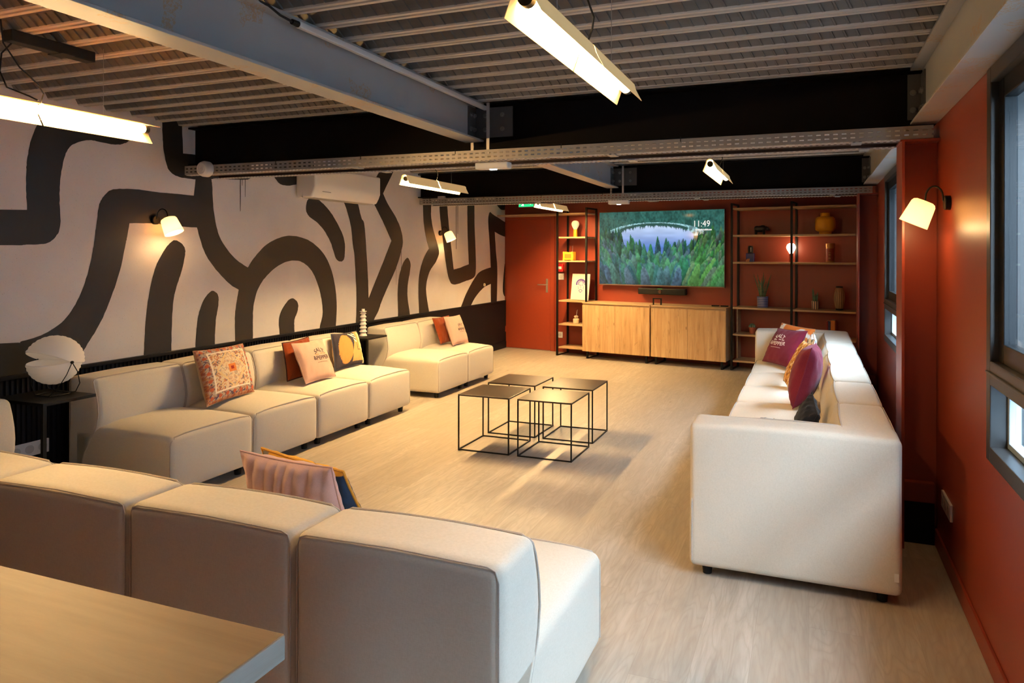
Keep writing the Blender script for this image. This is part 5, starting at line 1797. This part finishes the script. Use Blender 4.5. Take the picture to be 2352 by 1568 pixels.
potted('striped_pot_plant', 'small upright plant in a cream and navy striped pot', 4.660, zt_(3), .16, [(.038, 0), (.040, .004), (.043, .100), (.039, .100), (.036, .09)], m,
       [(-.016, 0, .170, -.012, 0, .014), (.018, 0, .125, .012, 0, .011), (.0, .012, .10, .004, .01, .010), (-.004, -.014, .08, 0, -.01, .010)], m_leaf('green_leaf', (.025, .07, .035), (.06, .13, .07)), .094, .037)
r = bthing('cactus', 'small round cactus in a terracotta pot on a lower wide shelf', 'plant', 3.900, zt_(4), .18)
MB().lathe([(.030, 0), (.034, .003), (.042, .068), (.046, .070), (.046, .082), (.040, .082), (.036, .07)], 28).build('pot', mat('terracotta_clay', (.50, .13, .06), .7), r, smooth=True)
vs, fs = [], []
n, k = 48, 12
for j in range(k + 1):
    ph = (pi / 2) * j / k
    for i in range(n):
        t_ = 2 * pi * i / n
        rr = .043 * cos(ph) * (1 + .10 * cos(12 * t_)) + .0004
        vs.append((rr * cos(t_), rr * sin(t_), .076 + .052 * sin(ph)))
for j in range(k):
    for i in range(n):
        i2 = (i + 1) % n
        fs.append((j * n + i, j * n + i2, (j + 1) * n + i2, (j + 1) * n + i))
MB().add(vs, fs).build('cactus_body', m_leaf('cactus_green', (.05, .10, .05), (.12, .19, .11)), r, smooth=True)

r = bthing('ribbed_glass_vase', 'smoky amber ribbed glass vase with a dark rim', 'vase', 4.940, zt_(3), .18)
vs, fs = [], []
prof = [(.036, 0), (.040, .010), (.052, .06), (.060, .12), (.061, .16), (.056, .21), (.044, .255), (.036, .272)]
n = 64
for rad, z in prof:
    for i in range(n):
        t_ = 2 * pi * i / n
        rr = rad * (1 + .035 * cos(16 * t_))
        vs.append((rr * cos(t_), rr * sin(t_), z))
for j in range(len(prof) - 1):
    for i in range(n):
        i2 = (i + 1) % n
        fs.append((j * n + i, j * n + i2, (j + 1) * n + i2, (j + 1) * n + i))
fs.append(tuple(range(n))[::-1])
m = mat('smoky_amber_glass', (.26, .13, .06), .18)
t = NT(m)
tc = t.n('ShaderNodeTexCoord'); sp = t.n('ShaderNodeSeparateXYZ'); t.l(tc.outputs['Object'], sp.inputs[0])
an = t.math('ARCTAN2', sp.outputs[1], sp.outputs[0])
st = t.math('MULTIPLY', t.math('ADD', t.math('COSINE', t.math('MULTIPLY', an, 16)), 1), .5)
t.l(t.mix(st, (.10, .05, .025), (.45, .27, .15)), t.b.inputs['Base Color'])
MB().add(vs, fs).build('vase_body', m, r, smooth=True)
MB().lathe([(.034, .270), (.040, .273), (.040, .288), (.034, .290), (.030, .275)], 32, cap=False).build('rim', M_BLACKP, r, smooth=True)
MB().lathe([(.037, -.0001), (.042, .004), (.044, .022), (.037, .024)], 32, cap=False).build('dark_foot', M_BLACKP, r, smooth=True)

for k, (s, th, c, h, lab) in enumerate(((4.795, .020, (.28, .02, .03), .205, 'thin red booklet on the lower right shelf, left of the trio'),
                                        (4.818, .022, (.03, .035, .12), .205, 'dark blue booklet between the red and orange ones on the lower right shelf'),
                                        (4.845, .050, (.60, .22, .06), .215, 'orange book on the lower right shelf, right of the trio'))):
    r = bthing('book', lab, 'book', s, zt_(4), .15, 'books on the lower right shelf')
    mm = mat('book_cloth_%s' % ('red', 'navy', 'orange')[k], c, .6)
    MB().bbox(0, th, -.07, .07, 0, h, .002).build('book_cover', mm, r)
    MB().box(.002, th - .002, -.066, .071, .003, h + .0005).build('pages', mat('paper', (.7, .62, .5), .8), r)
